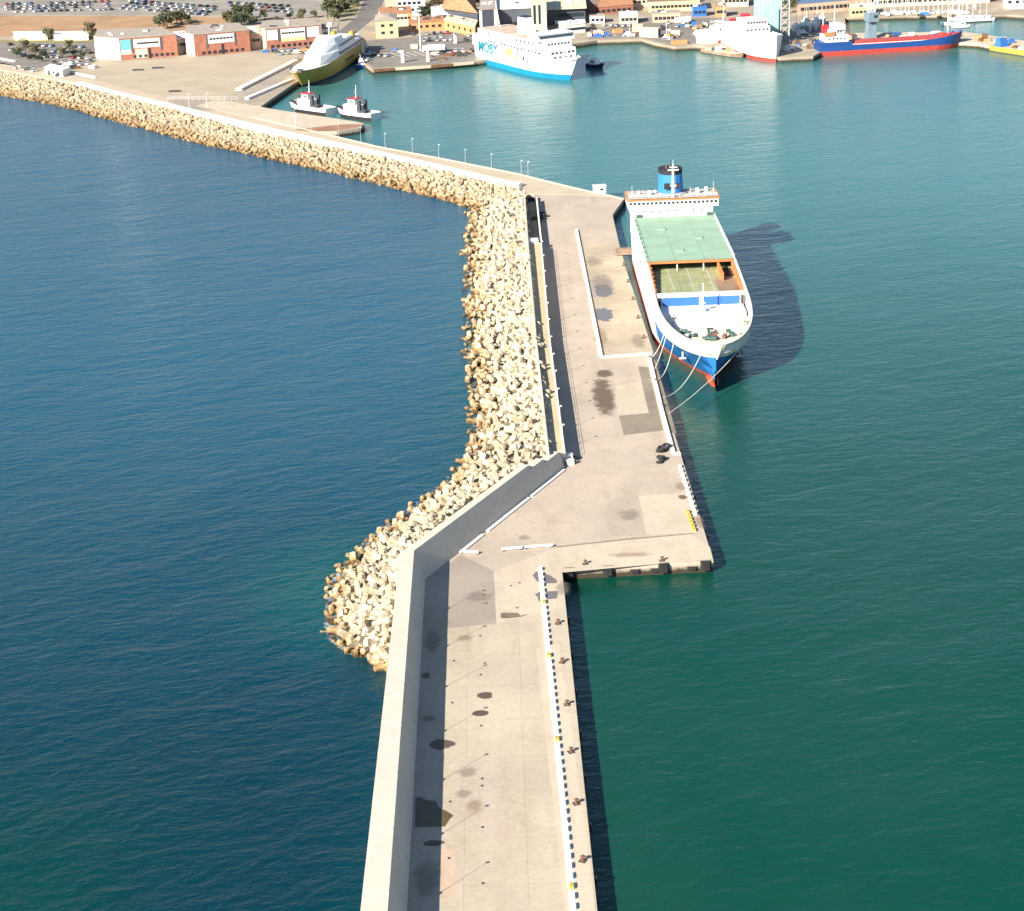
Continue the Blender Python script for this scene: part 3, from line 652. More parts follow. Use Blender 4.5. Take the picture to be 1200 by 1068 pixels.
# lamp posts
def lamp(name, h, r, arm, label, group, m, head=(.9, .35, .16)):
    o = thing(name, label, 'lamp post', group=group)
    MB().tube([(0, 0, 0), (0, 0, h)], r, 8, r1=r * .6).build('pole', m, o)
    piece('base', o, m, (0, 0, .15), (.4, .4, .3))
    if arm:
        MB().tube([(0, 0, h), (arm * .5, 0, h + .12), (arm, 0, h + .1)], r * .55, 6).build('arm', m, o)
    MB().box(arm - head[0] / 2, arm + head[0] / 2, -head[1] / 2, head[1] / 2, h - .02, h + head[2]).build('lamp_head', M_cleanw, o)
    return o
l0 = lamp('lamp_post', 6.0, .10, .7, 'slim grey lamp post on the harbour edge of the mole', 'lamp posts along the mole', M_pole)
def put(l, pts, rz=0.0):
    for i, p in enumerate(pts):
        if i == 0: l.location = p; l.rotation_euler.z = rz
        else: clone(l, None, p, rz)
put(l0, [P(x, y, 2.6) for x, y in [(611, 206.5), (576, 198.5), (545.5, 193), (514.5, 187), (483.5, 180), (451.5, 173.5), (423, 166.5), (397, 160.5), (365, 154), (347, 151), (619, 208)]], R(-60))
l1 = lamp('lamp_post', 3.4, .07, .3, 'short white lamp post on the promenade edge', 'lamp posts on the promenade', M_cleanw, (.4, .3, .25))
put(l1, [V((prom_edge(y) - .3, y, 5.5)) for y in (412, 425, 438, 452, 466, 481, 497, 513, 530, 547, 565, 582)], 0)
l2 = lamp('lamp_post', 5.8, .045, .0, 'thin pale lamp post on top of the sea wall', 'lamp posts on the sea wall', M_wall, (.5, .3, .14))
put(l2, [V((-19.95 - .005 * (y - 228), y, 8.0)) for y in (209.7, 225.7, 241.6, 257.6, 273.6, 289.5, 305.5, 321.5)], 0)
l3 = lamp('lamp_post', 7.0, .11, .8, 'white lamp post behind the tug berth', 'lamp posts behind the tug berth', M_cleanw)
put(l3, [P(x, y, 2.7) for x, y in [(346, 147), (222, 128), (243, 127)]], 0.3)
# small hut on the mole edge
p = P(702.5, 226, 2.6); hut = thing('hut', 'small white hut on the harbour edge of the quay', 'hut', p, .1)
MB().box(-2.2, 2.2, -1.4, 1.4, 0, 2.6).build('wall', M_cleanw, hut); MB().box(-2.5, 2.5, -1.7, 1.7, 2.6, 2.8).build('roof', M_steel, hut); piece('window', hut, M_glass, (.6, -1.42, 1.5), (1.2, .06, .8)); piece('door', hut, M_steel, (-1.2, -1.42, 1.05), (.9, .06, 2.0))

# ------------------------------------------------------------------ the ro-ro ship
M_blue = mat('hull_blue', (0.012, 0.13, 0.36), 0.45, 0.12, 0.3, dirt=0.2)
M_red = mat('antifouling_red', (0.50, 0.075, 0.03), 0.7, 0.2, 0.4, dirt=0.3)
M_orange = mat('deck_orange', (0.60, 0.20, 0.07), 0.7, 0.15, 0.5, dirt=0.25)
M_green = mat('deck_green', (0.25, 0.40, 0.285), 0.8, 0.10, 0.18, tint=(0.29, 0.40, 0.30))
M_olivedeck = mat('garage_floor', (0.30, 0.32, 0.17), 0.8, 0.16, 0.25, dirt=0.35)
M_brownst = mat('rusty_plate', (0.30, 0.20, 0.13), 0.85, 0.3, 0.5)
M_cream = mat('stained_white', (0.72, 0.66, 0.50), 0.6, 0.12, 0.5, dirt=0.35)
M_funnel = mat('funnel_blue', (0.03, 0.19, 0.50), 0.5, 0.08, 0.3)
M_panelb = mat('panel_blue', (0.035, 0.14, 0.45), 0.5, 0.06, 0.3)
M_seam = mat('deck_seam_green', (.19, .31, .22), .8, .1); M_winch = mat('winch_green', (0.06, 0.12, 0.11), 0.6, 0.4, 1.5)
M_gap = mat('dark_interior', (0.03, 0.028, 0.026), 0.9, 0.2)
SX, SY = 53.4, 560.0
ship = thing('cargo_ship', 'white and blue roll-on ship with green deck moored at the quay', 'ship', (SX, SY, 0), math.pi)
# local frame: +y towards the bow, x mirrored; helper takes world Y
def lerp_tab(tab, x):
    for (a, va), (b, vb) in zip(tab, tab[1:]):
        if x <= b: return va + (vb - va) * max(0, (x - a)) / (b - a)
    return tab[-1][1]
def ztop(Y): return lerp_tab([(456, 12.5), (463, 12.7), (472, 13.2), (485, 14.0), (497, 15.0), (522, 17.0), (600, 17.0)], Y)
LV = [-2.0, 0.0, 1.3, 4.6, 8.6]
def hb(Y, z):
    def sup(tip, ent, B, a, b):
        if Y <= tip: return 0.0
        r = max(0.0, min(1.0, (ent - Y) / (ent - tip))); return B * max(0, 1 - r ** a) ** b
    wl = sup(467.5, 509, 12.5, 1.7, 1.0); kn = sup(458.6, 500, 12.85, 2.6, .6); tp = sup(456.5, 498, 13.05, 2.6, .58)
    if z <= 0: q = wl * (1 - .03 * -z)
    elif z < 8.6:
        t = z / 8.6; tipz = 467.5 + (458.6 - 467.5) * t ** .8
        m_ = sup(tipz, 509 - 9 * t, 12.5 + .35 * t, 1.7 + .9 * t ** 1.3, 1 - .4 * t ** 1.2); q = m_
    else: q = kn + (tp - kn) * min(1, (z - 8.6) / 4.0)
    if Y > 582: q *= 1 - .06 * (Y - 582) / 9
    return q
Ys = [456.5, 456.9, 457.6, 458.6, 459.8, 461.2, 463, 465, 467, 467.6, 468.6, 470, 472, 475, 478, 482, 486, 490, 495, 500, 506, 512, 522, 540, 560, 582, 591]
hv, hf, hm = [], [], []
levels = lambda Y: LV + [ztop(Y)]
NL = len(LV) + 1
for sgn in (1, -1):
    off = len(hv)
    for Y in Ys:
        for k, z in enumerate(levels(Y)):
            hv.append((sgn * hb(Y, z), SY - Y, z))
    for i in range(len(Ys) - 1):
        for k in range(NL - 1):
            a, b_, c, d = off + i * NL + k, off + (i + 1) * NL + k, off + (i + 1) * NL + k + 1, off + i * NL + k + 1
            hf.append((a, d, c, b_) if sgn > 0 else (a, b_, c, d))
            Ym = (Ys[i] + Ys[i + 1]) / 2
            hm.append(1 if k < 2 else ((2 if Ym < 494 else 0) if k < 4 else (3 if Ym < 478 else 0)))
    # stern transom
last = (len(Ys) - 1) * NL; off2 = len(Ys) * NL
hf.append(tuple([last + k for k in range(NL)] + [off2 + last + k for k in range(NL - 1, -1, -1)])); hm.append(0)
b = MB(); b.v, b.f, b.m = hv, hf, hm; hullo = b.build('hull', [M_white, M_red, M_blue, M_cream], ship)
# rim and inner bulwark
rim = MB(); inn = MB(); rv, rf, iv, jf = [], [], [], []
out_ring = [(hb(Y, ztop(Y)), Y, ztop(Y)) for Y in Ys if Y <= 524] 
right = [(x, SY - Y, z) for x, Y, z in out_ring]; ringp = [(-x, y, z) for x, y, z in reversed(right)] + right[1:]
def inset(p, w_=.75):
    x, y, z = p; L_ = max(.001, math.hypot(x, (y - (SY - 498)) * .9)) if y > SY - 498 else None
    if L_ is None: return (x - math.copysign(w_, x), y, z)
    return (x - w_ * x / L_, y - w_ * (y - (SY - 498)) * .9 / L_, z)
ins = [inset(p) for p in ringp]; n_ = len(ringp)
rim.add([(x, y, z + .01) for x, y, z in ringp] + [(x, y, z + .01) for x, y, z in ins], [(i, i + 1, n_ + i + 1, n_ + i) for i in range(n_ - 1)])
rim.build('bulwark_rim', M_white, ship)
inn.add(ins + [(x, y, 9.9) for x, y, z in ins], [(i, n_ + i, n_ + i + 1, i + 1) for i in range(n_ - 1)])
inn.build('bulwark_inside', M_white, ship)
fd = [p for p in ins if p[1] > SY - 493]
MB().add([(x, y, 9.95) for x, y, z in fd], [tuple(range(len(fd)))]).build('foredeck', M_cream, ship)
Lx = lambda Y: SY - Y
# stepped front of the garage
MB().box(-11.6, 11.6, Lx(498), Lx(488.5), 9.96, 11.7).build('lower_step', M_cleanw, ship)
MB().box(-12.0, 12.0, Lx(498.5), Lx(495.2), 11.7, 14.7).build('front_frame', M_cleanw, ship)
for s in (-1, 1):
    for k in range(2):
        piece('blue_panel', ship, M_panelb, (s * (2.9 + k * 5.1), Lx(495.0), 13.15), (4.95, .18, 2.35))
piece('frame_post', ship, M_cleanw, (0, Lx(494.8), 13.3), (.9, .5, 3.2))
for s in (-1, 1):
    piece('frame_post', ship, M_dark, (s * 11.3, Lx(494.9), 13.2), (.7, .4, 2.4))
    MB().tube([(s * 8.2, Lx(489), 11.7), (s * 10.6, Lx(480), 10.4)], .18, 5).build('handrail', M_steel, ship)
# open garage
MB().box(-12.3, 12.3, Lx(540), Lx(498.4), 13.6, 14.0).build('garage_floor', M_olivedeck, ship)
for k in range(12):
    piece('floor_rail', ship, M_steel if k % 3 == 0 else M_olivedeck, (-10.2 + k * 1.85, Lx(516), 14.03), (.10 + .05 * (k % 3 == 0), 28, .06))
for s in (-1, 1):
    MB().add([(s * 12.28, Lx(498.6), 14), (s * 12.28, Lx(523.2), 14), (s * 12.28, Lx(523.2), 17.02), (s * 12.28, Lx(498.6), 15.15), (s * 11.9, Lx(498.6), 14), (s * 11.9, Lx(523.2), 14), (s * 11.9, Lx(523.2), 17.02), (s * 11.9, Lx(498.6), 15.15)],
             [(0, 1, 2, 3), (7, 6, 5, 4), (3, 2, 6, 7), (0, 3, 7, 4)]).build('garage_side', M_orange, ship)
    for k in range(7):
        piece('side_frame', ship, M_orange, (s * 11.7, Lx(501 + k * 3.4), 14.6 + k * .16), (.4, .35, 1.2 + k * .3))
piece('rusty_floor_plate', ship, M_brownst, (-8.6, Lx(506), 14.05), (6.0, 14.0, .07))
piece('ramp_box', ship, M_orange, (-7.9, Lx(517), 15.2), (.5, 12.5, 2.4))
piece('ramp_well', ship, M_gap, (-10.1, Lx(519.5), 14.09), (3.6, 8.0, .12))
# orange beam at the green deck edge, dark mouth below with posts
piece('deck_beam', ship, M_orange, (0, Lx(523.1), 16.7), (25.2, .7, .66))
piece('mouth_shade_panel', ship, M_gap, (0, Lx(531), 15.2), (24.2, .3, 2.4))  # near-black panel puts the shade inside the garage opening into colour
for x in (-3.8, 3.8): piece('mouth_post', ship, M_steel, (x, Lx(523.6), 15.2), (.35, .35, 2.4))
up = MB().add([(-12.55, Lx(523), 17.02), (-12.55, Lx(576), 17.02), (12.55, Lx(576), 17.02), (12.55, Lx(523), 17.02)], [(3, 2, 1, 0)])
MB().box(-12.55, 12.55, Lx(576), Lx(523.2), 16.4, 17.03).build('upper_deck', M_green, ship)
for s in (-1, 1):
    MB().box(*(sorted((s * 12.56, s * 13.04))), Lx(590.8), Lx(522.2), 16.5, 17.02).build('deck_edge', M_white, ship)
# superstructure at the stern
dho = MB().box(-12.5, 12.5, Lx(590.5), Lx(576.2), 9, 20.0).build('deckhouse', M_cleanw, ship)
brg = MB().box(-14.2, 14.2, Lx(586), Lx(575.6), 20.0, 22.4).build('bridge', M_cleanw, ship)
MB().box(-14.4, 14.4, Lx(586.2), Lx(575.3), 22.4, 23.2).build('bridge_roof', M_orange, ship)
MB().box(-13.9, 13.9, Lx(585.7), Lx(574.8), 23.2, 23.26).build('roof_deck', mat('roof_deck', (.42, .40, .36), .8, .15), ship)
for k in range(21): piece('bridge_window', brg, M_glass, (-13.3 + k * 1.33, Lx(575.57), 21.5), (.8, .12, .75))
for k in range(7):
    for s in (-1, 1): piece('bridge_window', brg, M_glass, (s * 14.22, Lx(576 + k * 1.3), 21.5), (.12, .8, .75))
for k in range(8): piece('porthole', dho, M_glass, (-9 + k * 2.6, Lx(576.17), 18.8), (.45, .08, .45))
for x, y in ((-11.8, 575.9), (-10.9, 575.9), (11.2, 575.9), (10.2, 575.9)): piece('deck_vent', ship, M_winch, (x, Lx(y), 17.5), (.7, .6, .9))
# roof clutter, rails
for k in range(15):
    piece('roof_rail_post', ship, M_cleanw, (-13.7 + k * 1.95, Lx(575.8), 23.65), (.08, .08, .9))
for z in (23.7, 24.1): piece('roof_rail', ship, M_cleanw, (0, Lx(575.8), z), (27.6, .06, .06))
for x, y, s in ((-8, 580, 1.1), (7.2, 579.5, 1.0), (10.4, 581, .8), (5.2, 582, .7), (-11, 582.5, .9), (-5.5, 578.5, .6)):
    MB().box(-s * .6, s * .6, -s * .6, s * .6, 0, s * 1.5, 0, .15, .15).build('roof_vent', M_cleanw, ship).location = (x, Lx(y), 23.2)
for x, h in ((-12.6, 4.6), (-5.4, 3.0), (9.5, 2.6), (12.8, 4.0), (-7.6, 2.2), (-10.4, 2.0)):
    MB().tube([(x, Lx(576), 23.2), (x, Lx(576), 23.2 + h)], .05, 5).build('antenna', M_cleanw, ship)
# mast with crosstrees
mast = MB().tube([(0, Lx(575.4), 23.2), (0, Lx(575.6), 33.6)], .5, 8, r1=.3).build('mast', M_cleanw, ship)
piece('crosstree', mast, M_cleanw, (0, Lx(575.4), 31.9), (3.4, .4, .4)); piece('crosstree', mast, M_cleanw, (0, Lx(575.2), 27.0), (2.0, .5, .35))
piece('radar_bar', mast, M_cleanw, (0, Lx(574.6), 32.9), (2.4, .25, .3)); MB().tube([(0, Lx(575.6), 33.6), (0, Lx(575.6), 35.0)], .07, 5).build('mast_tip', M_cleanw, mast)
# funnel
fu = [(math.cos(t * math.pi / 8), math.sin(t * math.pi / 8)) for t in range(16)]
fp = lambda a, b_, dy=0: [(x * a, y * b_ + Lx(584.5) + dy) for x, y in fu]
fun = MB().prism(fp(4.3, 5.0), 20.5, 29.0, top=fp(3.7, 4.4, -.6)).build('funnel', M_funnel, ship)
MB().prism(fp(3.75, 4.45, -.62), 29.0, 30.4, top=fp(3.85, 4.6, -.7)).build('funnel_cap', M_black, fun)
for x, y in ((-1.2, .5), (1.2, .5), (0, -1.5)): MB().tube([(x, Lx(584.5) + y - .6, 30.3), (x, Lx(584.5) + y - .9, 31.4)], .45, 8).build('exhaust_pipe', M_dark, fun)
piece('funnel_emblem', fun, M_gap, (1.6, Lx(579.6), 25.8), (1.7, .2, 1.9)); piece('funnel_emblem', fun, M_gap, (-1.8, Lx(579.6), 25.8), (1.3, .2, 1.9))
# foremast on the foredeck, winches and rope gear
fm = MB().tube([(0, Lx(489.8), 11.7), (0, Lx(489.8), 19.6)], .28, 7, r1=.12).build('foremast', M_cleanw, ship); piece('mast_platform', fm, M_cleanw, (0, Lx(489.8), 14.2), (1.2, 1.0, .2)); piece('mast_foot', fm, M_steel, (0, Lx(489.8), 12.2), (1.3, 1.3, 1.0))
rr = random.Random(11)
for k in range(26):
    x = rr.uniform(-7.0, 7.0); Y = rr.uniform(468, 476.5); Y += abs(x) * .25
    m_ = rr.choice([M_winch, M_winch, M_steel, M_dark, M_cleanw, M_rust])
    if k % 2:
        MB().tube([(-.9, 0, 0), (.9, 0, 0)], .55, 8).build('winch_drum', m_, ship).location = (x, Lx(Y), 10.6)
    else:
        piece('winch_gear', ship, m_, (x, Lx(Y), 10.5), (rr.uniform(.6, 1.8), rr.uniform(.5, 1.4), rr.uniform(.6, 1.5)), rr.uniform(0, 3))
piece('foredeck_step', ship, M_cleanw, (0, Lx(483.5), 10.3), (17, 6.5, .7))
piece('vent_cowl', ship, M_cream, (-9.2, Lx(481.5), 11.2), (1.2, 1.4, 2.2))
# bulb, anchor, loading ramp
bb = MB(); bvv, bff = [], []
for i in range(7):
    t = i / 6; r0 = 1.7 * math.sqrt(max(.0, 1 - (t * 1.0) ** 2.2)) + .02; y = Lx(469) + t * 9.5
    bvv += [(r0 * math.cos(j * math.pi / 5), y, -.75 + r0 * math.sin(j * math.pi / 5)) for j in range(10)]
bff = [(i * 10 + j, i * 10 + (j + 1) % 10, i * 10 + 10 + (j + 1) % 10, i * 10 + 10 + j) for i in range(6) for j in range(10)]
bb.add(bvv, bff).build('bow_bulb', M_red, ship)
ax = hb(470.5, 6.0); an = MB(); an.box(-.2, .2, -.25, .25, -1.3, .6).box(-.9, .9, -.2, .2, -1.5, -1.1).build('anchor', M_steel, ship).location = (ax + .45, Lx(470.5), 6.2)
an = MB(); an.box(-.2, .2, -.25, .25, -1.3, .6).box(-.9, .9, -.2, .2, -1.5, -1.1).build('anchor', M_steel, ship).location = (-ax - .45, Lx(470.5), 6.2)
MB().box(12.3, 17.4, Lx(592), Lx(585), 2.8, 3.3).build('side_ramp', M_brownst, ship)
for k in range(5): piece('deck_seam', ship, M_seam, (0, Lx(532 + k * 9.2), 17.04), (25, .14, .03))
for k in range(2): piece('deck_seam', ship, M_seam, (-4.2 + k * 8.4, Lx(549.5), 17.045), (.14, 52, .03))
for s_ in (-1, 1):
    for k in range(9): piece('deck_vent', ship, M_cleanw, (s_ * 12.75, Lx(528 + k * 5.4), 17.3), (.5, .9, .6))
    MB().tube([(s_ * 12.8, Lx(524), 18.0), (s_ * 12.8, Lx(575), 18.0)], .05, 4).build('side_rail', M_cleanw, ship)
    for k in range(18): piece('rail_stanchion', ship, M_cleanw, (s_ * 12.8, Lx(524 + k * 3), 17.5), (.07, .07, 1.0))
    for k in range(6): piece('hull_port', ship, M_gap, (s_ * (hb(500 + k * 14, 11) + .02), Lx(500 + k * 14), 12.2), (.1, 1.4, .9))
for x, y in ((-5, 548), (5, 560), (2, 534)): piece('deck_hatch', ship, M_green, (x, Lx(y), 17.2), (2.2, 2.2, .35))

# mooring ropes: hull fairlead -> quay bollard
def rope(name, a, b_, sag, label, r=.11):
    a, b_ = V(a), V(b_); pts = []
    for i in range(15):
        t = i / 14; p = a.lerp(b_, t); p.z -= sag * 4 * t * (1 - t); pts.append(p)
    return tag(MB().tube(pts, r, 6).build(name, M_rope), label, 'rope')
def fl(Y, z, s): return (SX + s * (hb(Y, z) + .1), Y, z)
bq = lambda Y: (38.4, Y, 3.2)
rope('mooring_rope', fl(478.5, 9.4, -1), bq(478), 1.2, 'tight mooring rope from ship bow, farthest aft of the set')
rope('mooring_rope', fl(476.5, 9.4, -1), bq(468), .6, 'mooring rope crossing another beside the blue bow')
rope('mooring_rope', fl(471, 9.2, -1), bq(459), 2.4, 'slack mooring rope hanging in front of the blue bow')
rope('mooring_rope', fl(460.3, 9.2, -1), (38.7, 445, 3.2), 2.6, 'long mooring rope from the stem to the quay kerb')
rope('mooring_rope', fl(465.5, 9.0, 1), (38.9, 433, 3.2), 1.2, 'longest mooring rope passing under the bow from the far side')

# ------------------------------------------------------------------ other vessels
def vessel(name, label, stern, bow, beam, bands, sheer, mats_, entry=.45, rake=.05, aft=.85, group=None, cat='ship', deckm=None, bulge=2.0):
    """bands: [(z, material index)] from the water up; local +y towards the bow, origin amidships on the water"""
    s_, b_ = V((stern.x, stern.y)), V((bow.x, bow.y)); d = b_ - s_; Ls = d.length
    o = thing(name, label, cat, (((s_ + b_) / 2).x, ((s_ + b_) / 2).y, 0), math.atan2(d.y, d.x) - math.pi / 2, group)
    zs = [-1.5] + [q[0] for q in bands]; top = zs[-1]; N = 16; v, f, m_ = [], [], []
    for sg in (1, -1):
        off = len(v)
        for i in range(N + 1):
            u = i / N; u = 1 - (1 - u) ** 1.5
            for k, z in enumerate(zs):
                q = max(0, z) / top; tip = Ls / 2 - rake * Ls * (1 - q); y = -Ls / 2 + (tip + Ls / 2) * u
                e0 = 1 - entry; r = 0 if u < e0 else (u - e0) / entry
                w_ = beam / 2 * (1 - r ** (bulge + .8 * q)) ** (.9 - .25 * q)
                if u < .15: w_ *= aft + (1 - aft) * (u / .15) ** .5
                w_ *= .9 + .1 * min(1, q * 2 + .3)
                zz_ = z if k < len(zs) - 1 else z + sheer * max(0, (u - .55) / .45) ** 2
                v.append((sg * w_, y, zz_))
        n2 = len(zs)
        for i in range(N):
            for k in range(n2 - 1):
                a, b2, c, e = off + i * n2 + k, off + (i + 1) * n2 + k, off + (i + 1) * n2 + k + 1, off + i * n2 + k + 1
                f.append((a, e, c, b2) if sg > 0 else (a, b2, c, e)); m_.append(bands[k][1])
    n2 = len(zs); o2 = (N + 1) * n2
    f.append(tuple([k for k in range(n2)] + [o2 + k for k in range(n2 - 1, -1, -1)])); m_.append(bands[-1][1])
    hb_ = MB(); hb_.v, hb_.f, hb_.m = v, f, m_; hb_.build('hull', mats_, o)
    dk = []
    for i in range(N + 1): p = v[i * n2 + n2 - 1]; dk.append((p[0] * .97, p[1], p[2] - min(.8, top * .15)))
    dl = [(-p[0], p[1], p[2]) for p in reversed(dk)]
    MB().add(dk + dl[1:] if False else dk + dl, [tuple(range(len(dk) * 2))]).build('deck', deckm or mats_[0], o)
    return o, Ls
def win_row(root, x0, x1, y, z, n, w_=.7, h_=.6, side='y', m=None):
    for k in range(n):
        t = x0 + (x1 - x0) * (k + .5) / n
        piece('window', root, m or M_glass, (t, y, z) if side == 'y' else (y, t, z), (w_, .12, h_) if side == 'y' else (.12, w_, h_))
M_yel = mat('hull_yellow', (0.42, 0.30, 0.06), 0.45, 0.1, 0.2, dirt=.12)
M_cyan = mat('hull_cyan', (0.012, 0.22, 0.42), 0.45, 0.08, 0.3)
M_teal = mat('letter_teal', (0.012, 0.20, 0.27), 0.5, 0.05)
M_wr = mat('hull_red', (0.42, 0.055, 0.045), 0.5, 0.12, 0.3, dirt=.15)
M_dblue = mat('cargo_blue', (0.012, 0.06, 0.22), 0.5, 0.1, 0.3)
M_navy = mat('navy', (0.02, 0.03, 0.06), 0.55, 0.2)
M_shade = mat('tinted_glass', (0.06, 0.08, 0.13), 0.2, 0.1, 0.3)
M_redp = mat('mast_red', (0.45, 0.03, 0.04), 0.5, 0.1)

# fast ferry, yellow hull
fo, Ls = vessel('fast_ferry', 'sleek ferry with yellow hull and white upper decks at the berth', P(411, 64.5, 0), P(348, 106.5, 0), 19, [(1.0, 1), (8.2, 0)], 1.2, [M_yel, M_navy, M_cleanw], .42, .10, .95, deckm=M_cleanw)
MB().prism([(-9.0, -50), (9.0, -50), (9.0, 8), (5.5, 30), (-5.5, 30), (-9.0, 8)], 7.6, 11.4, top=[(-8.6, -46), (8.6, -46), (8.0, 4), (4, 20), (-4, 20), (-8.0, 4)]).build('lower_superstructure', M_cleanw, fo)
MB().prism([(-8.2, -34), (8.2, -34), (7.6, 0), (4, 13), (-4, 13), (-7.6, 0)], 11.4, 14.4, top=[(-7.5, -30), (7.5, -30), (6.5, -3), (3, 6), (-3, 6), (-6.5, -3)]).build('upper_superstructure', M_cleanw, fo)
MB().prism([(-6.5, -16), (6.5, -16), (6, -2), (3, 4), (-3, 4), (-6, -2)], 14.4, 16.8, top=[(-6, -15), (6, -15), (5, -4), (2.4, 1), (-2.4, 1), (-5, -4)]).build('wheelhouse', M_cleanw, fo)
for s in (-1, 1):
    for k in range(4): piece('window_band', fo, M_shade, (s * 8.85, -44 + k * 13, 9.5), (.3, 11.6, 1.3))
    for k in range(3): piece('window_band', fo, M_shade, (s * 7.95, -29 + k * 10, 12.8), (.3, 9, 1.0))
    piece('funnel', fo, M_yel, (s * 5, -40, 13.2), (2.2, 5, 3.6)); piece('life_raft', fo, M_yel, (s * 7, -33, 12.2), (1.2, 2.4, .9))
    piece('name_panel', fo, M_navy, (s * 9.42, -16, 4.6), (.12, 18, 1.0))
piece('stern_deck', fo, M_steel, (0, -48, 11.6), (13, 12, .3)); MB().tube([(0, -12, 16.8), (0, -13.5, 22)], .3, 6).build('mast', M_cleanw, fo); piece('anchor_windlass', fo, M_dark, (0, 46, 8.6), (2.4, 1.8, 1.2))

# passenger ferry, white with cyan boot band
fe, Ls = vessel('passenger_ferry', 'white passenger ferry with cyan waterline band and teal lettering', P(575, 70, 0), P(677, 96.5, 0), 20, [(2.8, 1), (9.5, 0)], 2.2, [M_cleanw, M_cyan], .40, .09, .92, deckm=M_cleanw)
MB().prism([(-9.7, -46), (9.7, -46), (9.7, 22), (7.5, 31), (-7.5, 31), (-9.7, 22)], 9.0, 14.6).build('lower_superstructure', M_cleanw, fe)
MB().prism([(-9.4, -40), (9.4, -40), (9.4, 18), (7.5, 27), (-7.5, 27), (-9.4, 18)], 14.6, 18.0).build('upper_superstructure', M_cleanw, fe)
MB().box(-10.6, 10.6, 14, 25, 18.0, 21.0, 0, .3, .6).build('bridge', M_cleanw, fe); MB().box(-10.8, 10.8, 13.6, 25.2, 21.0, 21.4).build('bridge_roof', M_cleanw, fe)
piece('bridge_window_band', fe, M_shade, (0, 24.7, 19.9), (18.5, .5, .9))
MB().box(-9.3, 9.3, -38, 10, 18.0, 18.15).build('sun_deck', mat('sun_deck', (.5, .38, .3), .8, .2, .4), fe)
MB().prism([(-3, -9), (3, -9), (3, 0), (-3, 0)], 18.1, 26.2, top=[(-2.5, -9), (2.5, -9), (2.3, -2.5), (-2.3, -2.5)]).build('funnel', M_cleanw, fe); piece('funnel_cap', fe, M_navy, (0, -5.8, 26.4), (4.6, 6, .5))
MB().tube([(0, 16, 21.3), (0, 12, 33)], .35, 6, r1=.18).build('mast', M_cleanw, fe); MB().tube([(0, -33, 18), (0, -37, 31)], .35, 6, r1=.18).build('mast', M_cleanw, fe); MB().tube([(0, 33, 11), (0, 34, 17)], .2, 6).build('bow_mast', M_cleanw, fe)
for s in (-1, 1):
    win_row(fe, -30, 26, s * 9.74, 12.6, 16, 1.3, 1.0, 'x'); win_row(fe, -30, 20, s * 9.44, 16.4, 12, 1.3, 1.0, 'x')
    for k in range(3): MB().tube([(s * 9.9, -24 + k * 9, 16.0), (s * 9.9, -18 + k * 9, 16.0)], .85, 7).build('lifeboat', mat('lifeboat_white', (.5, .47, .42), .5, .1), fe)
win_row(fe, -7, 7, 31.05, 12.8, 6, 1.2, .9); win_row(fe, -6.6, 6.6, 27.05, 16.6, 7, .9, .8); win_row(fe, -6, 6, 31.05, 10.6, 4, 1.3, .8)
# coloured abstract patches amidships (starboard side faces the camera)
for k, (y, z, w_, h_, m_) in enumerate([(-6, 9.5, 7, 5.0, mat('patch_yellow', (.68, .52, .16), .5, .15, .6)), (-12, 7.5, 4, 4.5, mat('patch_peach', (.72, .45, .28), .5, .15, .6)), (1, 7.5, 4, 3.2, mat('patch_orange', (.66, .38, .2), .5, .15, .6)), (9, 8.2, 1.8, 2.2, M_navy), (13, 7.6, .8, 4.0, M_shade), (3, 11.0, .9, 4.2, mat('patch_brown', (.25, .14, .08), .5, .2, .6))]):
    MB().add([(10.02, y + w_ * .5 * math.cos(t * .7) * (1 + .2 * math.sin(3 * t)), z + h_ * .5 * math.sin(t * .7)) for t in range(9)] , [tuple(range(9))]).build('painted_patch', m_, fe)
cu = bpy.data.curves.new('lettering', 'FONT'); cu.body = 'MOBY'; cu.size = 7.4; cu.extrude = .06; cu.offset = .12
to = bpy.data.objects.new('lettering_tmp', cu); C.objects.link(to); bpy.context.view_layer.update()
tme = bpy.data.meshes.new_from_object(to.evaluated_get(bpy.context.evaluated_depsgraph_get())); bpy.data.objects.remove(to)
tme.materials.clear(); tme.materials.append(M_teal); te = link('lettering', tme, fe, (10.12, -39, 6.6)); te.rotation_euler = (R(90), 0, R(90))

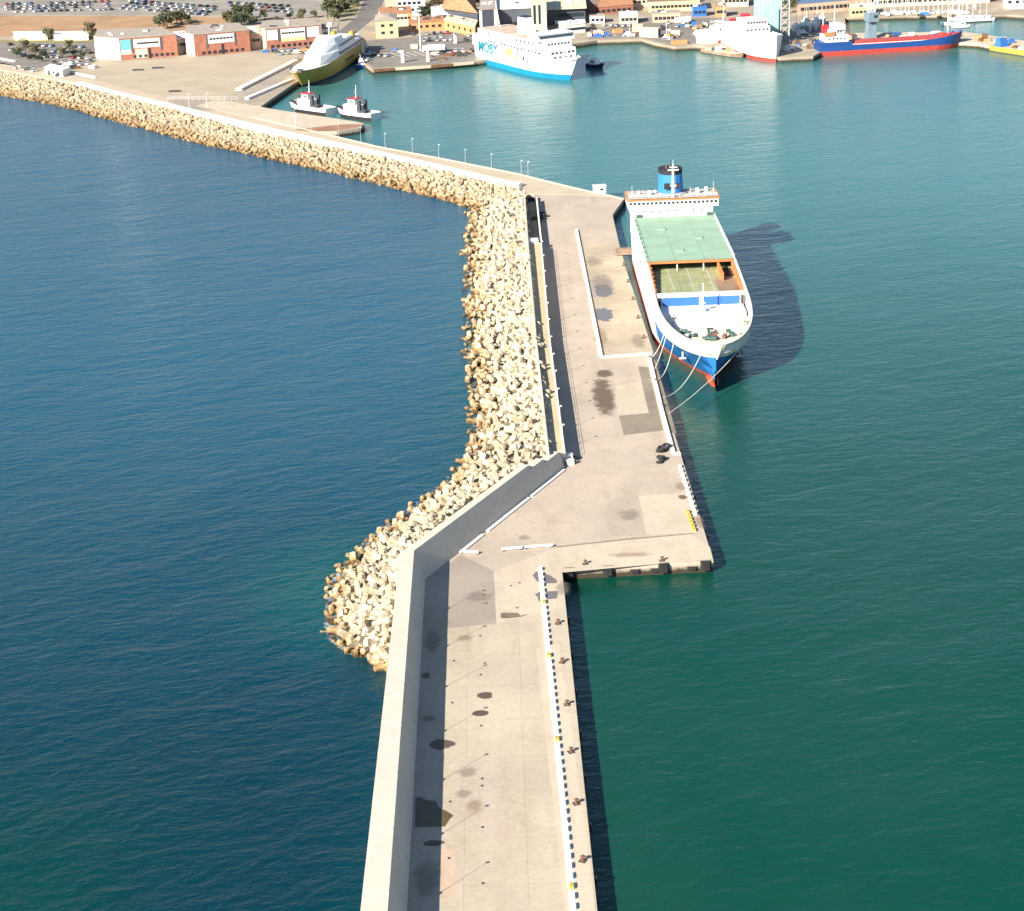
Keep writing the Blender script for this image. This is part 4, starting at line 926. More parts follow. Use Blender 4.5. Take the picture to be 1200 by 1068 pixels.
# harbour tugs
def tug(stern, bow, label):
    o, L_ = vessel('tugboat', label, stern, bow, 8.5, [(.5, 1), (1.9, 2), (3.4, 0)], 1.4, [M_cleanw, M_black, M_black], .5, .06, .8, cat='tugboat', deckm=M_steel)
    MB().prism([(-3.2, -3), (3.2, -3), (3.2, 4), (2, 6.5), (-2, 6.5), (-3.2, 4)], 2.6, 6.2).build('lower_deckhouse', M_cleanw, o)
    MB().prism([(-2.3, -1.2), (2.3, -1.2), (2.5, 2.5), (1.4, 4), (-1.4, 4), (-2.5, 2.5)], 6.2, 8.8).build('wheelhouse', M_cleanw, o)
    for k in range(5): piece('window', o, M_glass, (-1.8 + .9 * k, 3.55 - abs(k - 2) * .5, 7.8), (.75, .4, .9))
    for s in (-1, 1): win_row(o, -.8, 2.4, s * 2.42, 7.8, 3, .8, .9, 'x'); piece('funnel', o, M_dark, (s * 2.0, -3.6, 6.2), (1.0, 1.4, 4.4))
    piece('roof', o, M_redp, (0, 1.2, 8.95), (5.0, 5.4, .3))
    MB().tube([(0, .2, 9), (0, -.3, 15)], .3, 6, r1=.12).build('mast', M_cleanw, o); piece('crosstree', o, M_cleanw, (0, 0, 12), (2.4, .2, .2))
    piece('towing_winch', o, M_dark, (0, -5.5, 3.4), (2.4, 1.6, 1.4)); MB().tube([(-2.6, 5.4, 3.0), (0, L_ / 2 - .2, 4.6), (2.6, 5.4, 3.0)], .55, 6).build('bow_fender', M_black, o)
    return o
tug(P(388, 135.5, 0), P(341, 129, 0), 'harbour tug lying close under the yellow ferry bow')
tug(P(441, 141.5, 0), P(397, 136, 0), 'harbour tug lying at the tip of the apron')

# blue and red coaster
cs, Ls = vessel('coaster', 'blue and red coaster with white aft deckhouse at the far quay', P(957, 65, 0), P(1127, 55, 0), 13, [(2.6, 1), (5.2, 0)], 3.4, [M_dblue, M_wr, M_cleanw], .22, .03, .9, deckm=M_wr)
Lh = Ls / 2
MB().box(-6.0, 6.0, -Lh + .5, -Lh + 17, 4.4, 7.0).build('poop_deck', M_dblue, cs)
MB().box(-5.4, 5.4, -Lh + 3, -Lh + 15, 7.0, 10.4).build('lower_deckhouse', M_cleanw, cs); MB().box(-4.4, 4.4, -Lh + 5, -Lh + 13, 10.4, 13.2).build('upper_deckhouse', M_cleanw, cs); MB().box(-5.6, 5.6, -Lh + 8, -Lh + 13, 13.2, 15.6).build('wheelhouse', M_cleanw, cs)
win_row(cs, -5, 5, -Lh + 13.06, 14.6, 8, .9, .8); win_row(cs, -4, 4, -Lh + 13.06, 11.8, 5, .8, .7)
for s in (-1, 1): win_row(cs, -Lh + 4, -Lh + 14, s * 5.44, 8.8, 5, .8, .8, 'x'); win_row(cs, -Lh + 6, -Lh + 12, s * 4.44, 11.9, 4, .8, .8, 'x')
piece('funnel', cs, M_redp, (0, -Lh + 4, 13.2), (3, 3, 4)); piece('life_boat', cs, M_orange, (5.3, -Lh + 5, 11.2), (1.6, 5, 1.6))
MB().tube([(0, -Lh + 9, 15.6), (0, -Lh + 9, 25)], .25, 6).build('mast', M_cleanw, cs); MB().tube([(0, -Lh + 3, 10), (0, -Lh + 3, 21)], .2, 6).build('mast', M_cleanw, cs)
for k in range(4): MB().box(-4.6, 4.6, -Lh + 19 + k * 11.2, -Lh + 29.6 + k * 11.2, 4.6, 6.4).build('hatch_cover', M_wr, cs)
piece('white_rail', cs, M_cleanw, (5.9, -Lh + 40, 5.55), (.25, 46, .3)); piece('white_rail', cs, M_cleanw, (-5.9, -Lh + 40, 5.55), (.25, 46, .3))
MB().tube([(0, Lh - 8, 6), (0, Lh - 8, 17)], .3, 6).build('foremast', M_cleanw, cs); piece('foredeck_winch', cs, M_wr, (0, Lh - 10, 7), (5, 5, 1.4))

# white ship with red boot, seen bow on
ws, Ls = vessel('white_ship', 'tall white ship with red boot topping seen from its bow', P(862, 55, 0), P(910, 73.5, 0), 17, [(1.8, 1), (11.5, 0)], 2.2, [M_cleanw, M_wr], .45, .02, .95, deckm=M_cleanw)
Lh = Ls / 2
MB().box(-7, 7, -Lh + 6, Lh - 26, 10.5, 14.5).build('deckhouse', M_cleanw, ws); MB().box(-6, 6, Lh - 40, Lh - 27, 14.5, 18).build('bridge', M_cleanw, ws); win_row(ws, -5.5, 5.5, Lh - 26.9, 16.6, 7, 1, .9); win_row(ws, -6.5, 6.5, Lh - 25.9, 13, 6, 1, .9)
for s in (-1, 1): win_row(ws, -Lh + 8, Lh - 28, s * 7.05, 12.6, 10, .9, .9, 'x')
MB().tube([(-4, Lh - 34, 18), (-4, Lh - 34, 30)], .3, 6).build('mast', M_cleanw, ws); piece('funnel', ws, M_redp, (0, -Lh + 14, 16.5), (4, 5, 5))
# rounded white patrol vessel with a red stripe
wv, Ls = vessel('patrol_ship', 'white patrol vessel with a red stripe on its bow', P(872, 50, 0), P(815, 57, 0), 12, [(.7, 1), (8.6, 0)], 1.0, [M_cleanw, M_wr], .35, .04, .9, deckm=M_cleanw)
Lh = Ls / 2
MB().box(-4.6, 4.6, -Lh + 5, Lh - 12, 7.6, 10.6).build('deckhouse', M_cleanw, wv); MB().box(-3.6, 3.6, -2, Lh - 14, 10.6, 13).build('bridge', M_cleanw, wv); win_row(wv, -3.4, 3.4, Lh - 13.9, 12, 5, .9, .8)
for s in (-1, 1): piece('red_stripe', wv, M_wr, (s * 5.55, 4.0, 5.0), (.5, 2.0, 6.2)); win_row(wv, -Lh + 8, 6, s * 4.65, 9.3, 6, .8, .8, 'x')
MB().tube([(0, -2, 13), (0, -2.5, 21)], .25, 6).build('mast', M_cleanw, wv); piece('funnel', wv, M_redp, (0, -8, 12), (2.6, 3, 3))
# brown work barge in front
wb, Ls = vessel('work_boat', 'low brown work boat lying in front of the white ships', P(825, 61, 0), P(872, 68.5, 0), 5.5, [(.3, 1), (1.9, 0)], .9, [M_brownst, M_dark, M_cream], .35, .05, .8, cat='boat', deckm=M_cream)
MB().box(-1.8, 1.8, -5, 0, 1.6, 4.0).build('cabin', M_cream, wb); piece('window', wb, M_glass, (0, .04, 3.2), (2.8, .1, .8)); piece('fish_box', wb, M_yel, (0, 4, 2.2), (2.4, 3, 1.2)); piece('fish_box', wb, M_cream, (.3, 7, 2.1), (2, 2, 1)); MB().tube([(0, -2, 4), (0, -2, 8)], .12, 5).build('mast', M_cleanw, wb); piece('net_drum', wb, M_winch, (0, -7.5, 2.4), (2.8, 1.4, 1.6))
# yellow barge at right
yb, Ls = vessel('barge', 'yellow barge with a blue cover at the far pier', P(1166, 59, 0), P(1262, 74, 0), 9, [(.4, 1), (2.9, 0)], .6, [M_yel, M_dark, M_yel], .25, .05, .9, cat='barge', deckm=M_rust)
MB().prism([(-3, -Ls / 2 + 2), (3, -Ls / 2 + 2), (3, -Ls / 2 + 7), (-3, -Ls / 2 + 7)], 2.4, 6.6, top=[(-2.4, -Ls / 2 + 2.6), (2.4, -Ls / 2 + 2.6), (2, -Ls / 2 + 5), (-2, -Ls / 2 + 5)]).build('blue_cover', M_panelb, yb)
for k in range(5): piece('deck_cargo', yb, rr.choice([M_rust, M_dark, M_yel, M_steel]), (rr.uniform(-1.5, 1.5), -Ls / 2 + 13 + k * 5, 3.0), (rr.uniform(2, 4), 3, rr.uniform(.8, 1.8)))
# motor yacht and small fishing boat
def yacht(stern, bow, beam, label, name='motor_yacht', hullm=None, group=None):
    o, L_ = vessel(name, label, stern, bow, beam, [(.25, 1), (2.0, 0)], .9, [hullm or M_cleanw, M_navy], .55, .12, .9, cat='boat', deckm=M_cleanw, group=group)
    MB().prism([(-beam * .36, -L_ * .3), (beam * .36, -L_ * .3), (beam * .3, L_ * .12), (-beam * .3, L_ * .12)], 1.7, 4.0, top=[(-beam * .33, -L_ * .28), (beam * .33, -L_ * .28), (beam * .25, L_ * .02), (-beam * .25, L_ * .02)]).build('cabin', M_cleanw, o)
    piece('flybridge', o, M_cleanw, (0, -L_ * .14, 4.5), (beam * .55, L_ * .2, 1.0))
    for s in (-1, 1): piece('window_band', o, M_shade, (s * beam * .35, -L_ * .1, 3.1), (.15, L_ * .26, .7))
    MB().tube([(0, -L_ * .16, 5), (0, -L_ * .2, 7.2)], .12, 5).build('mast', M_cleanw, o)
    return o
yacht(P(747, 48.5, 0), P(718.5, 47.5, 0), 5.2, 'white motor yacht moored at the far quay corner')
o = yacht(P(792, 52.5, 0), P(767, 49.5, 0), 4.2, 'small white and yellow fishing boat beside the beige container', 'fishing_boat'); piece('wheelhouse', o, M_yel, (0, -3.2, 3.6), (2.4, 2.4, 3.2)); MB().tube([(0, -1, 2), (0, -1, 11)], .15, 5).build('mast', M_cleanw, o)
yacht(P(690, 78.5, 0), P(708, 80.5, 0), 6.0, 'dark pilot boat half hidden behind the passenger ferry', 'pilot_boat', M_navy)
yacht(P(417, 80, 0), P(436, 79.5, 0), 5.0, 'dark blue boat moored behind the yellow ferry', 'moored_boat', M_dblue)

# ------------------------------------------------------------------ land behind the harbour
ZL = 2.5
def px2(pts, z): return [tuple(P(x, y, z))[:2] for x, y in pts]
shore = [(306, 124.5), (343, 99), (412, 62), (424, 72), (436, 82), (507, 77), (556, 72.5), (600, 66), (675, 51.5), (700, 47.5), (718, 47), (752, 46), (769, 51), (792, 55), (816, 53.5), (862, 57), (915, 68), (932, 67), (953, 66), (964, 60), (992, 58), (992, 38), (990, 20.5)]
landA = [(-900, 900)] + px2([(-60, 66), (120, 99), (210, 121), (255, 121)], ZL) + px2(shore, ZL) + [(330, 4500), (-3500, 4500), (-3500, 900)]
land = struct('ground', MB().prism(landA, -5, ZL), M_land, 'dusty pale ground of the port and town edge', 'ground')
struct('far_pier', MB().prism(px2([(964, 60.2), (1125, 50), (1145, 51), (1165, 55), (1290, 75), (1290, 63), (1200, 48), (1131, 37.5), (1025, 38.5), (987, 39)], ZL), -5, ZL + .03), M_light, 'pale pier in front of the marina basin', 'pier')
struct('marina_shore', MB().prism(px2([(986, 20.6), (1060, 18.5), (1120, 18), (1180, 17), (1200, 18.5), (1320, 30)], ZL) + [(3500, 1150), (3500, 4500), (331, 4500)], -5, ZL - .03), M_land, 'dusty shore behind the marina boats', 'ground')
def area(name, px, dz, m, label, cat='ground'):
    p = px2(px, ZL + dz); return struct(name, MB().prism(p, ZL - .4, ZL + dz), m, label, cat)
area('yard', [(60, 86), (118, 73), (142, 73), (212, 68), (300, 62.5), (352, 65), (280, 106), (262, 118), (212, 119), (120, 97.5)], .03, M_yard, 'empty sandy yard in front of the brick buildings')
area('ramp_lane', [(281, 107), (347, 73), (356, 77), (290, 117)], .05, M_grey, 'grey lane beside the yellow ferry', 'road')
area('fenced_lot', [(195, 118), (255, 117), (280, 120), (276, 129), (222, 130)], .11, M_grey, 'grey asphalt lot by the tug berth')
area('harbour_apron', [(437, 80), (507, 75.5), (556, 71.5), (570, 45), (540, 36), (470, 45), (425, 48), (392, 60), (414, 60.5)], .04, M_asph, 'asphalt harbour apron behind the passenger ferry', 'pavement')
area('ferry_forecourt', [(300, 61), (392, 58), (425, 46), (415, 40), (380, 48), (296, 58)], .06, M_asph, 'asphalt forecourt beside the ferry berth', 'pavement')
area('field', [(-70, 18.5), (150, 19), (268, 20.5), (280, 30), (212, 38), (120, 41), (-70, 43)], .05, M_soil, 'bare brown soil field')
area('parking_lot', [(-70, 17.6), (150, 18), (262, 18.5), (345, 21), (400, 12), (330, -14), (-70, -16)], .07, concrete('lot_gravel', (0.27, 0.245, 0.215), .2, stain=.5), 'wide parking lot beyond the brown field', 'parking lot')
area('parking_lot', [(-70, 49), (110, 49), (113, 70), (88, 78), (40, 80), (-70, 66)], .06, M_asph, 'small parking lot beside the white end wall', 'parking lot')
area('road', [(382, 56), (415, 40), (440, 20), (455, -10), (432, -10), (418, 20), (388, 44)], .09, M_road, 'asphalt road leading inland past the yellow house', 'road')
area('quay_pavement', [(690, 46), (718, 45.2), (752, 44.5), (770, 49), (792, 53), (815, 51.5), (860, 52), (850, 22), (760, 20), (690, 38)], .05, M_asph, 'asphalt quay in front of the sheds', 'pavement')
area('grass_verge', [(382, 18), (418, 18), (424, -10), (395, -10)], .08, M_grass, 'dry grass verge beside the road', 'grass')
area('grass_verge', [(-70, 47.5), (112, 47.5), (112, 50.5), (-70, 51)], .09, M_grass, 'dry grass strip below the white canopies', 'grass')
# kerbs of the ramp lane
def lowwall(px, wd, h, label, z=ZL):
    b_ = MB(); pts = [P(x, y, z) for x, y in px]
    for a, c in zip(pts, pts[1:]):
        d = (c - a).normalized(); nn = V((-d.y, d.x, 0)) * wd / 2; q = [a - nn, a + nn, c + nn, c - nn]
        b_.add([(p.x, p.y, z - .2) for p in q] + [(p.x, p.y, z + h) for p in q], [(4, 5, 6, 7), (0, 1, 5, 4), (1, 2, 6, 5), (2, 3, 7, 6), (3, 0, 4, 7)])
    return tag(b_.build('low_wall', M_kerbw), label, 'wall')
lowwall([(280, 106.5), (347, 72.5)], 3.0, 1.2, 'pale low wall between sandy yard and ramp lane')
lowwall([(289, 117), (342, 94.5)], 2.2, 1.0, 'pale low wall along the ferry berth edge')
lowwall([(60, 80), (112, 92)], 1.5, .8, 'short pale wall beside the boulder slope')
lowwall([(-40, 62), (18, 73)], 1.5, .8, 'pale wall edging the small parking lot')

# ------------------------------------------------------------------ buildings
M_brick = mat('brick_red', (0.36, 0.15, 0.10), .9, .15, .5); M_wht = mat('plaster_white', (.74, .72, .66), .85, .08, .3); M_ylw = mat('plaster_yellow', (.66, .53, .28), .85, .08, .3)
M_crm = mat('plaster_cream', (.60, .52, .38), .85, .1, .3); M_terra = mat('roof_terracotta', (.40, .19, .10), .9, .2, .6); M_rfg = mat('roof_grey', (.34, .29, .24), .9, .15, .4)
M_slate = mat('facade_slate', (.075, .085, .11), .5, .12, .3); M_or = mat('plaster_orange', (.55, .27, .12), .85, .1, .3); M_post = mat('poster_teal', (.12, .50, .56), .6, .15, .3); M_pink = mat('plaster_pink', (.55, .36, .26), .85, .1, .3)
M_rb = mat('roof_blue', (.10, .16, .27), .6, .12, .3); M_palecy = mat('pale_cyan_sheet', (.32, .50, .50), .6, .06, .2); M_tent = mat('roof_brown', (.20, .14, .11), .9, .2, .5)
def bld(name, label, foot, h, wm, rm, wins=(), panels=(), roof='flat', rh=2.5, z0=ZL, cat='building', over=.3):
    w_ = [P(x, y, z0) for x, y in foot]; c = sum(w_, V((0, 0, 0))) / len(w_); lp = [p - c for p in w_]
    if sum(lp[i].x * lp[(i + 1) % len(lp)].y - lp[(i + 1) % len(lp)].x * lp[i].y for i in range(len(lp))) < 0: flip = True
    else: flip = False
    o = thing(name, label, cat, c)
    poly = [(p.x, p.y) for p in lp]
    MB().prism(poly, -.3, h).build('wall', wm, o)
    def grow(k): return [(x * (1 + k / math.hypot(x, y)), y * (1 + k / math.hypot(x, y))) for x, y in poly]
    if roof == 'flat':
        ro = MB().prism(grow(over), h, h + .45).build('roof', rm, o)
        if h > 4.4:
            for _ in range(5):
                k_ = rnd.randrange(len(poly)); t_ = rnd.uniform(.25, .75); f_ = rnd.uniform(.2, .7); a_, b_ = V(poly[k_]), V(poly[(k_ + 1) % len(poly)]); q_ = a_.lerp(b_, t_) * f_; s_ = rnd.uniform(.8, 2.4)
                piece('roof_unit', ro, rnd.choice([M_steel, M_dark, M_cleanw]), (q_.x, q_.y, h + .8), (s_ * 1.4, s_, .9))
    elif roof == 'hip':
        MB().prism(grow(over), h, h + rh, top=[(x * .25, y * .45) for x, y in poly]).build('roof', rm, o)
    else:
        g = grow(over); a = ((g[0][0] + g[3][0]) / 2, (g[0][1] + g[3][1]) / 2, h + rh); b_ = ((g[1][0] + g[2][0]) / 2, (g[1][1] + g[2][1]) / 2, h + rh)
        MB().add([(x, y, h) for x, y in g] + [a, b_], [(0, 1, 5, 4), (2, 3, 4, 5), (0, 4, 3), (1, 2, 5), (3, 2, 1, 0)]).build('roof', rm, o)
    def edge(e): return V(poly[e]), V(poly[(e + 1) % len(poly)])
    def put_on(e, u, z, ww, hh, dp, nm, m):
        a, b_ = edge(e); d = (b_ - a); ln = d.length; d = d / ln; nn = V((d.y, -d.x)) if not flip else V((-d.y, d.x))
        p = a + d * (u * ln) + nn * dp * .25; return piece(nm, o, m, (p.x, p.y, z), (ww, dp, hh), math.atan2(d.y, d.x))
    for e, n, z, ww, hh, u0, u1 in wins:
        for k in range(n): put_on(e, u0 + (u1 - u0) * (k + .5) / n, z, ww, hh, .3, 'window', M_glass)
    for e, u0, u1, za, zb, m, nm in panels:
        a, b_ = edge(e); put_on(e, (u0 + u1) / 2, (za + zb) / 2, (b_ - a).length * (u1 - u0), zb - za, .22, nm, m)
    return o
# the three brick and white terminal blocks (edge 1 faces the harbour)
bld('terminal_building', 'brick and white building with blank white end wall and teal poster', [(113, 68.5), (142, 71), (209, 66), (190, 57), (118, 60)], 11.5, M_brick, M_rfg,
    [(1, 7, 8.4, 1.6, 1.0, .30, .68), (1, 8, 1.6, 1.6, 1.4, .2, .95)],
    [(0, 0, 1, 0, 11.5, M_wht, 'white_end_wall'), (1, .02, .19, 5.5, 10.8, M_post, 'teal_poster'), (1, .02, .19, 3, 5.4, M_wht, 'white_panel'), (1, .24, .70, 6.0, 10.6, M_wht, 'window_band'), (1, .21, .235, 4, 11, M_slate, 'shadow_joint'), (1, .71, .74, 4, 11, M_slate, 'shadow_joint'), (1, .49, .53, 0, 5.5, M_glass, 'door'), (1, .26, .47, .5, 5.4, M_crm, 'cream_panel')])
bld('terminal_building', 'brick building with white window band between its two neighbours', [(219, 64), (229, 66.5), (294, 60.5), (280, 52), (222, 55)], 11.5, M_brick, M_rfg,
    [(1, 7, 8.6, 1.6, 1.0, .27, .70), (1, 8, 1.6, 1.6, 1.4, .1, .9)],
    [(0, 0, 1, 0, 11.5, M_wht, 'white_end_wall'), (1, .25, .72, 6.2, 10.8, M_wht, 'window_band'), (1, .22, .245, 4, 11, M_slate, 'shadow_joint'), (1, .73, .755, 4, 11, M_slate, 'shadow_joint'), (1, .48, .52, 0, 5.5, M_glass, 'door')])
bld('terminal_building', 'brick building with two white panels nearest the yellow ferry', [(308, 57.5), (313, 58.5), (377, 53), (366, 45), (309, 49)], 11.0, M_brick, M_rfg,
    [(1, 7, 8.2, 1.6, 1.0, .28, .70), (1, 9, 1.6, 1.5, 1.4, .05, .95)],
    [(0, 0, 1, 0, 11, M_crm, 'cream_end_wall'), (1, .02, .21, 5, 10.4, M_wht, 'white_panel'), (1, .27, .71, 5.6, 10.4, M_wht, 'window_band'), (1, .75, .97, 5, 10.4, M_wht, 'white_panel'), (1, .22, .26, 4, 10.6, M_slate, 'shadow_joint'), (1, .72, .745, 4, 10.6, M_slate, 'shadow_joint'), (1, .27, .71, 3.6, 5.5, M_ylw, 'yellow_panel')])
bld('annex', 'cream annex wedged between the two brick buildings beside the yard', [(209.5, 63.5), (220, 62.5), (218, 54), (204, 55)], 8, M_crm, M_wht, [(0, 2, 5, 2, 1.4, .1, .9)])
bld('annex', 'orange and cream annex next to the brick block with two white panels', [(294.5, 58.5), (307, 57.5), (305, 49), (290, 50)], 8.5, M_pink, M_crm, [(0, 2, 5, 2, 1.4, .1, .9)])
bld('shed', 'low white shed behind the ferry superstructure', [(378, 49.5), (396, 47), (398, 41), (378, 43)], 7, M_wht, M_rfg, [(0, 4, 4.5, 1.4, 1.3, .1, .9)])
bld('canopy_roof', 'long white canopy beside the brown field, farther from the end wall', [(18, 48), (56, 47), (52, 43.5), (16, 44)], 3, M_crm, M_wht)
bld('canopy_roof', 'long white canopy beside the brown field, nearer the end wall', [(64, 48), (104, 47.3), (102, 43.6), (62, 44)], 3, M_crm, M_wht)
bld('white_kiosk', 'white flat kiosk above the boulder slope', [(53, 87), (74, 90.5), (82, 87), (60, 83)], 3.2, M_wht, M_wht, [(0, 3, 1.6, 1.6, 1.2, .1, .9)])
bld('yellow_house', 'yellow house with two rows of windows beside the apron', [(441, 45.5), (467, 43.8), (466, 36), (441, 37.5)], 9.5, M_ylw, M_rfg, [(0, 2, 7.0, 1.9, 1.5, .12, .88), (0, 2, 3.0, 1.9, 1.5, .12, .88), (3, 2, 6.5, 1.6, 1.4, .1, .9)], roof='hip', rh=1.6)
bld('yellow_house', 'long cream house with orange corner behind the yellow house', [(447, 34), (484, 32), (482, 24), (445, 26)], 8.0, M_crm, M_terra, [(0, 6, 5.6, 1.6, 1.3, .25, .95)], [(0, .86, 1, 0, 8, M_or, 'orange_corner')])
bld('white_block', 'tall white and orange apartment block at the edge of town', [(452, 20), (499, 17.5), (498, 8), (452, 10)], 15, M_wht, M_rfg, [(0, 5, 11.5, 2, 1.6, .3, .9), (0, 5, 7.5, 2, 1.6, .3, .9), (0, 4, 3.5, 2, 1.6, .3, .9)], [(0, .0, .28, 0, 15, M_pink, 'orange_wing')])
bld('red_shed', 'low red shed beside the parked cars', [(480, 37), (521, 34.6), (520, 29), (479, 31)], 4.6, M_or, M_terra, [(0, 5, 2.4, 1.8, 1.4, .05, .95)])
bld('orange_house', 'long orange house below the terracotta hall', [(521, 35), (557, 43.5), (560, 36), (526, 28.5)], 5.5, M_or, M_crm, [(0, 5, 3, 1.8, 1.6, .05, .95)])
bld('hall', 'dark open hall under a big terracotta roof', [(521, 26), (560, 32), (556, 18), (520, 13)], 8, M_slate, M_terra, roof='hip', rh=7.5, over=1.8)
bld('arched_hall', 'white arched hall with dark front beside the terracotta hall', [(506, 27.5), (528, 26.5), (524, 18), (506, 19)], 5.5, M_wht, M_wht, panels=[(0, .3, .85, 0, 4.5, M_glass, 'dark_opening')], roof='gable', rh=3)
g0 = bld('modern_building', 'dark slate modern building with white end fins', [(563, 40), (583, 38), (583, 24), (564, 25)], 13, M_slate, M_rfg, panels=[(0, -.02, .14, 0, 13.4, M_wht, 'white_fin'), (0, .84, 1.02, 0, 13.4, M_wht, 'white_fin')])
bld('modern_building', 'dark slate glass block behind the passenger ferry funnel', [(583.5, 35.5), (623, 33.5), (622, 22), (583, 24)], 11.5, M_slate, M_wht, [(0, 10, 2.6, 2.6, 3.0, .02, .98)], [(0, .03, .97, 5.2, 11, M_slate, 'slate_panel')])
bld('beige_block', 'tall beige block with two dark slit windows', [(623.5, 37), (641, 36), (641, 24), (623, 25)], 16, M_crm, M_crm, panels=[(0, .12, .28, 4, 14.5, M_glass, 'slit_window'), (0, .45, .6, 4, 14.5, M_glass, 'slit_window')])
bld('terminal_hall', 'hall with a wide beige canopy roof behind the white boats', [(641.5, 30), (686, 28), (684, 12), (641, 13)], 9, M_slate, M_crm, [(0, 5, 5.5, 3, 2, .3, .95)], [(0, .2, .95, .3, 2.6, M_wht, 'white_band')], over=2.5)
bld('long_shed', 'long white low shed along the quay left of the yacht', [(656, 41.5), (686, 38), (685, 34), (655, 37)], 5, M_wht, M_wht, [(0, 7, 2.6, 2.4, 1.2, .02, .98)])
bld('brown_hall', 'brown tent-roofed hall at the edge of town', [(678, 17), (706, 15), (704, 4), (676, 6)], 5, M_tent, M_tent, roof='hip', rh=5)
bld('brick_yard', 'low red brick works beside the brown hall', [(702, 18), (742, 14.5), (738, 6), (700, 8)], 4.5, M_brick, M_terra, [(0, 6, 2.2, 2, 1.6, .05, .95)], roof='gable', rh=2.5)
for k, (x, y, w_, dd_, h, m, rm, lb) in enumerate([(737, 28, 21, 4, 5, M_crm, M_wht, 'cream shed with flat white roof behind the yacht'), (781, 26.5, 32, 4, 5, M_pink, M_rfg, 'pink-brown shed behind the quay lanes'), (790, 13.5, 60, 7, 6, M_ylw, M_tent, 'long ochre warehouse far behind the quay'), (820, 19.5, 16, 3, 5, M_panelb, M_panelb, 'bright blue shed behind the patrol vessel'), (752, 8, 34, 5, 6, M_crm, M_rfg, 'grey roofed shed far behind the yacht'), (845, 20, 12, 3, 6, M_or, M_terra, 'small rust coloured shed beside the blue shed'), (862, 8, 30, 5, 7, M_crm, M_tent, 'brown roofed shed behind the cyan tower'), (700, 27.5, 17, 3, 4, M_wht, M_rfg, 'low grey shed by the long white shed')]):
    bld('shed', lb, [(x - w_ / 2, y + w_ * .019), (x + w_ / 2, y - w_ * .019), (x + w_ / 2 - 1, y - dd_), (x - w_ / 2 - 1, y - dd_ + w_ * .038)], h, m, rm, [(0, max(3, int(w_ / 5)), h * .5, 1.8, 1.6, .05, .95)])
bld('blue_roof_shed', 'long shed with slate blue roof behind the boatyard', [(935, 17.5), (1020, 10.5), (1018, 3), (932, 8)], 6, M_pink, M_rb, [(0, 16, 3, 2, 1.8, .03, .97)], roof='gable', rh=2.4)
bld('blue_roof_shed', 'longest blue roofed shed behind the marina boats', [(1024, 9.0), (1160, 3.0), (1156, -6), (1020, 0)], 6, M_crm, M_rb, [(0, 22, 3, 2, 1.8, .03, .97)], roof='gable', rh=2.4)
bld('ochre_shed', 'low ochre shed at the marina edge', [(996, 20), (1026, 18), (1024, 13), (995, 15)], 4.5, M_ylw, M_crm, [(0, 6, 2.4, 1.6, 1.4, .05, .95)])
bld('pale_house', 'pale lilac house on the shore past the marina', [(1176, 11), (1225, 10), (1224, 1), (1175, 2)], 7, mat('plaster_lilac', (.55, .5, .5), .85, .08, .3), M_crm, [(0, 5, 4, 1.8, 1.6, .05, .95)])
# pale cyan clad tower with a steel lattice beside it, on the quay behind the white ship
tw = bld('clad_tower', 'tall pale cyan clad tower behind the white ship', [(884, 52), (914, 50), (913, 42), (883, 44)], 30, M_palecy, M_palecy, [(0, 6, 27.5, 1.2, 1.0, .05, .95)], [(0, .32, .335, 0, 30, M_steel, 'panel_seam'), (0, .66, .675, 0, 30, M_steel, 'panel_seam')])
lt = thing('lattice_tower', 'dark steel lattice tower beside the pale cyan tower', 'tower', P(919, 50, ZL))
for x in (-2.2, 2.2):
    for y in (-2.2, 2.2): MB().tube([(x, y, 0), (x, y, 29)], .35, 5).build('leg', M_pole, lt)
for k in range(7):
    z = 1 + k * 4
    for s in (-1, 1):
        MB().tube([(-2.2 * s, -2.2, z), (2.2 * s, -2.2, z + 4)], .2, 4).build('brace', M_pole, lt); MB().tube([(2.2, -2.2 * s, z), (2.2, 2.2 * s, z + 4)], .2, 4).build('brace', M_pole, lt)
    MB().box(-2.4, 2.4, -2.4, 2.4, z + 3.8, z + 4).build('landing', M_winch, lt)
# harbour crane
cr = thing('harbour_crane', 'blue-grey harbour crane with raised pale boom behind the coaster', 'crane', P(1020, 45, ZL), .2)
MB().box(-2.6, 2.6, -2.6, 2.6, 0, 9, 0, .5, .5).build('pedestal', mat('crane_blue', (.16, .22, .27), .6, .1), cr)
MB().box(-2.8, 2.8, -4, 3, 9, 13.5).build('machinery_house', MATS['crane_blue'], cr); piece('cab_window', cr, M_glass, (1, -4.05, 11.8), (2, .15, 1.4))
for s in (-1, 1): MB().tube([(s * 1.2, 0, 12), (s * .6 + 11, 3, 38)], .38, 5).build('boom_chord', M_cleanw, cr)
for k in range(8):
    t0, t1 = k / 8, (k + 1) / 8; s = 1 if k % 2 else -1
    MB().tube([(s * (1.2 - .6 * t0) + 11 * t0, 3 * t0, 12 + 26 * t0), (-s * (1.2 - .6 * t1) + 11 * t1, 3 * t1, 12 + 26 * t1)], .18, 4).build('boom_lacing', M_cleanw, cr)
MB().tube([(-1.5, 0, 13), (-2.2, 0, 26)], .35, 5).build('a_frame', M_cleanw, cr)
